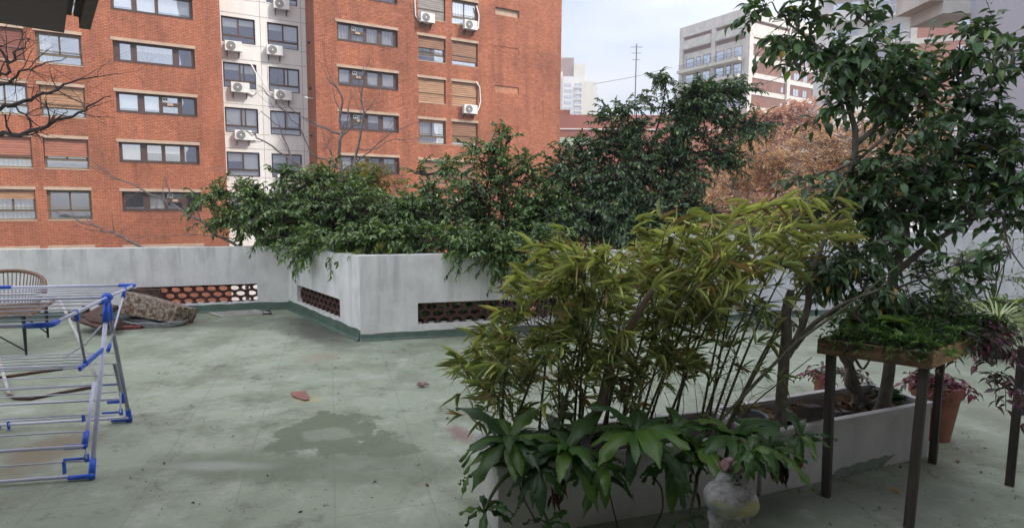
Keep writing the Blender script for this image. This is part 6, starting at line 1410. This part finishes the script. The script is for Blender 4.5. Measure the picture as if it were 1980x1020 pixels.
q0 = base_+pd_*1.32+pn*.55+Vector((0, 0, .36)); purple('trailing_plant', [q0+Vector((random.gauss(0, .09), random.gauss(0, .06), random.uniform(0, .1))) for _ in range(6)], 34, .17, .055, 'dark purple bushy plant behind the far trunk, under the table', cols=((.12, .03, .055), (.07, .03, .04), (.18, .04, .08), (.09, .10, .05), (.14, .18, .05)), rise=.9)
# small dry plant in teal pot, feathery green by the trunk
sp = [(base_+pd_*.085+pn*.20+Vector((random.gauss(0, .03), random.gauss(0, .03), .41)), 1) for _ in range(3)]; rosettes('potted_seedling', sp, 4, .09, .16, [(.26, .22, .10), (.12, .10, .05)], 'half-dry seedling in the teal plastic pot', m=MT['leaf_dry'], tm=T_BLADE)
sp = [(base_+pd_*1.30+pn*.2+Vector((random.gauss(0, .05), random.gauss(0, .05), .34+random.random()*.06)), 1) for _ in range(26)]; rosettes('feathery_plant', sp, 14, .05, .10, [(.03, .09, .035), (.02, .06, .03)], 'low feathery dark green plant at the right end of the farther planter', tm=T_BLADE)

# ================================================ plants along the far right wall
def wallpt(px, off): 
    p = fl(px, 600); q = onplane(px, 590, D_, E_); n_ = Vector((dirR.y, -dirR.x, 0)); return Vector((q.x, q.y, 0))+n_*off
ins = [(1925, .55), (1965, .55)]
c0_ = wallpt(1935, .6); hb = 28
def strap(nm, c_, n, L, wl, cols, label, m='leaf_soft', el=(.2, 1.2), cat='plant'):
    r2 = random.Random(n); root = empty(nm, Vector((c_.x, c_.y, 0)), 0, label, cat); mbl = {}
    for k in range(n):
        a = r2.uniform(0, 6.28); e_ = r2.uniform(*el); d = Vector((math.cos(a)*math.cos(e_), math.sin(a)*math.cos(e_), math.sin(e_))); p = Vector(c_); l_ = L*r2.uniform(.6, 1.1); s0 = Vector((-math.sin(a), math.cos(a), 0)); pts = [Vector(p)]
        for i in range(8): d = (d+Vector((0, 0, -.17))).normalized(); p = p+d*l_/8; pts.append(Vector(p))
        for stripe, (lo, hi) in enumerate(((-1, -.4), (-.4, .4), (.4, 1))):
            mb_ = mbl.setdefault(0 if stripe != 1 else 1, MB()); b0 = len(mb_.v)
            for i, q in enumerate(pts): w_ = l_*wl*(1-(i/8)**2)+.0006; mb_.v += [tuple(q+s0*w_*lo), tuple(q+s0*w_*hi)]
            for i in range(8): b1 = b0+i*2; mb_.f.append((b1, b1+1, b1+3, b1+2))
    for k_, mb_ in mbl.items(): mb_.build('leaf_edge' if k_ == 0 else 'leaf_middle', cols[k_], root)
    loc_children(root); return root
MT['sp_edge'] = pm('cream_leaf_edge', (.62, .64, .38), .5, .15, 9, bmp=0); MT['sp_mid'] = pm('green_leaf_middle', (.20, .32, .09), .5, .2, 9, bmp=0)
SPp = at(1928, 622, 6.4)
pot(Vector((SPp.x, SPp.y, 0)), .17, .36, MT['black'], 'black pot of the striped spider plant beyond the planter table')
strap('spider_plant', Vector((SPp.x, SPp.y, .33)), 190, .52, .018, (MT['sp_edge'], MT['sp_mid']), 'large cream-striped spider plant against the white wall at the right edge')
def shrub(label, px, off, h, blobs_px, ntw, seed, cols, L=.07, tm=None, m='leaf_soft', nl=10, name='shrub', wl=.5, tw=.2):
    b0 = wallpt(px, off); root = tree_root(name, b0, label, 'plant'); y = b0.y; tb = MB(); tops = [b0+Vector((0, 0, h*.5))]
    for bl_ in blobs_px: tb.tube(bez(b0, at(bl_[0], bl_[1], y), .05, 6, .06, random.Random(seed)), [.014, .012, .010, .008, .006, .004], 5, False)
    tb.build('stem', MT['bark_dark'], root)
    crown(root, [b0+Vector((0, 0, h*.5))], [B_(a, b_, y, c_, d_, .25) for a, b_, c_, d_ in blobs_px], ntw, nl, L, tm or T_SMALL, MT[m], cols, [1]*len(cols), MT['bark_dark'], tw, .4, seed, .008, 8, wl); loc_children(root)
LG = [(.22, .32, .06), (.14, .24, .05), (.30, .38, .08)]
shrub('light green shrub on the floor left of the spider plant', 1850, 2.6, .5, [(1845, 590, 40, 22), (1880, 606, 30, 14), (1800, 605, 30, 14)], 90, 51, LG, .10)
shrub('bright green papaya-like plant at the right edge beside the spider plant', 1975, 2.9, .5, [(1975, 600, 30, 24)], 34, 52, LG, .13)
shrub('airy tall pale green plant with thin arching twigs against the right wall', 1860, .5, 1.0, [(1790, 500, 46, 34), (1850, 480, 50, 30), (1930, 480, 46, 34), (1900, 540, 60, 20), (1960, 460, 30, 30), (1760, 480, 26, 26), (1820, 550, 40, 16), (1940, 420, 34, 14)], 90, 53, LG+[(.1, .18, .05)], .085, T_BLADE, nl=8, wl=.2, tw=.35, name='airy_shrub')
shrub('dark leafy shrub on the far floor seen between bamboo and left trunk', 1478, .7, .4, [(1465, 615, 34, 18), (1490, 600, 24, 16), (1430, 600, 26, 14)], 60, 54, [(.03, .055, .025), (.05, .08, .03)], .08, m='leaf')
shrub('medium green bushes on the far floor behind the middle trunk', 1700, .9, .4, [(1700, 610, 44, 18), (1760, 605, 40, 16), (1650, 600, 30, 12)], 70, 55, [(.06, .11, .03), (.10, .17, .04), (.04, .07, .03)], .08)
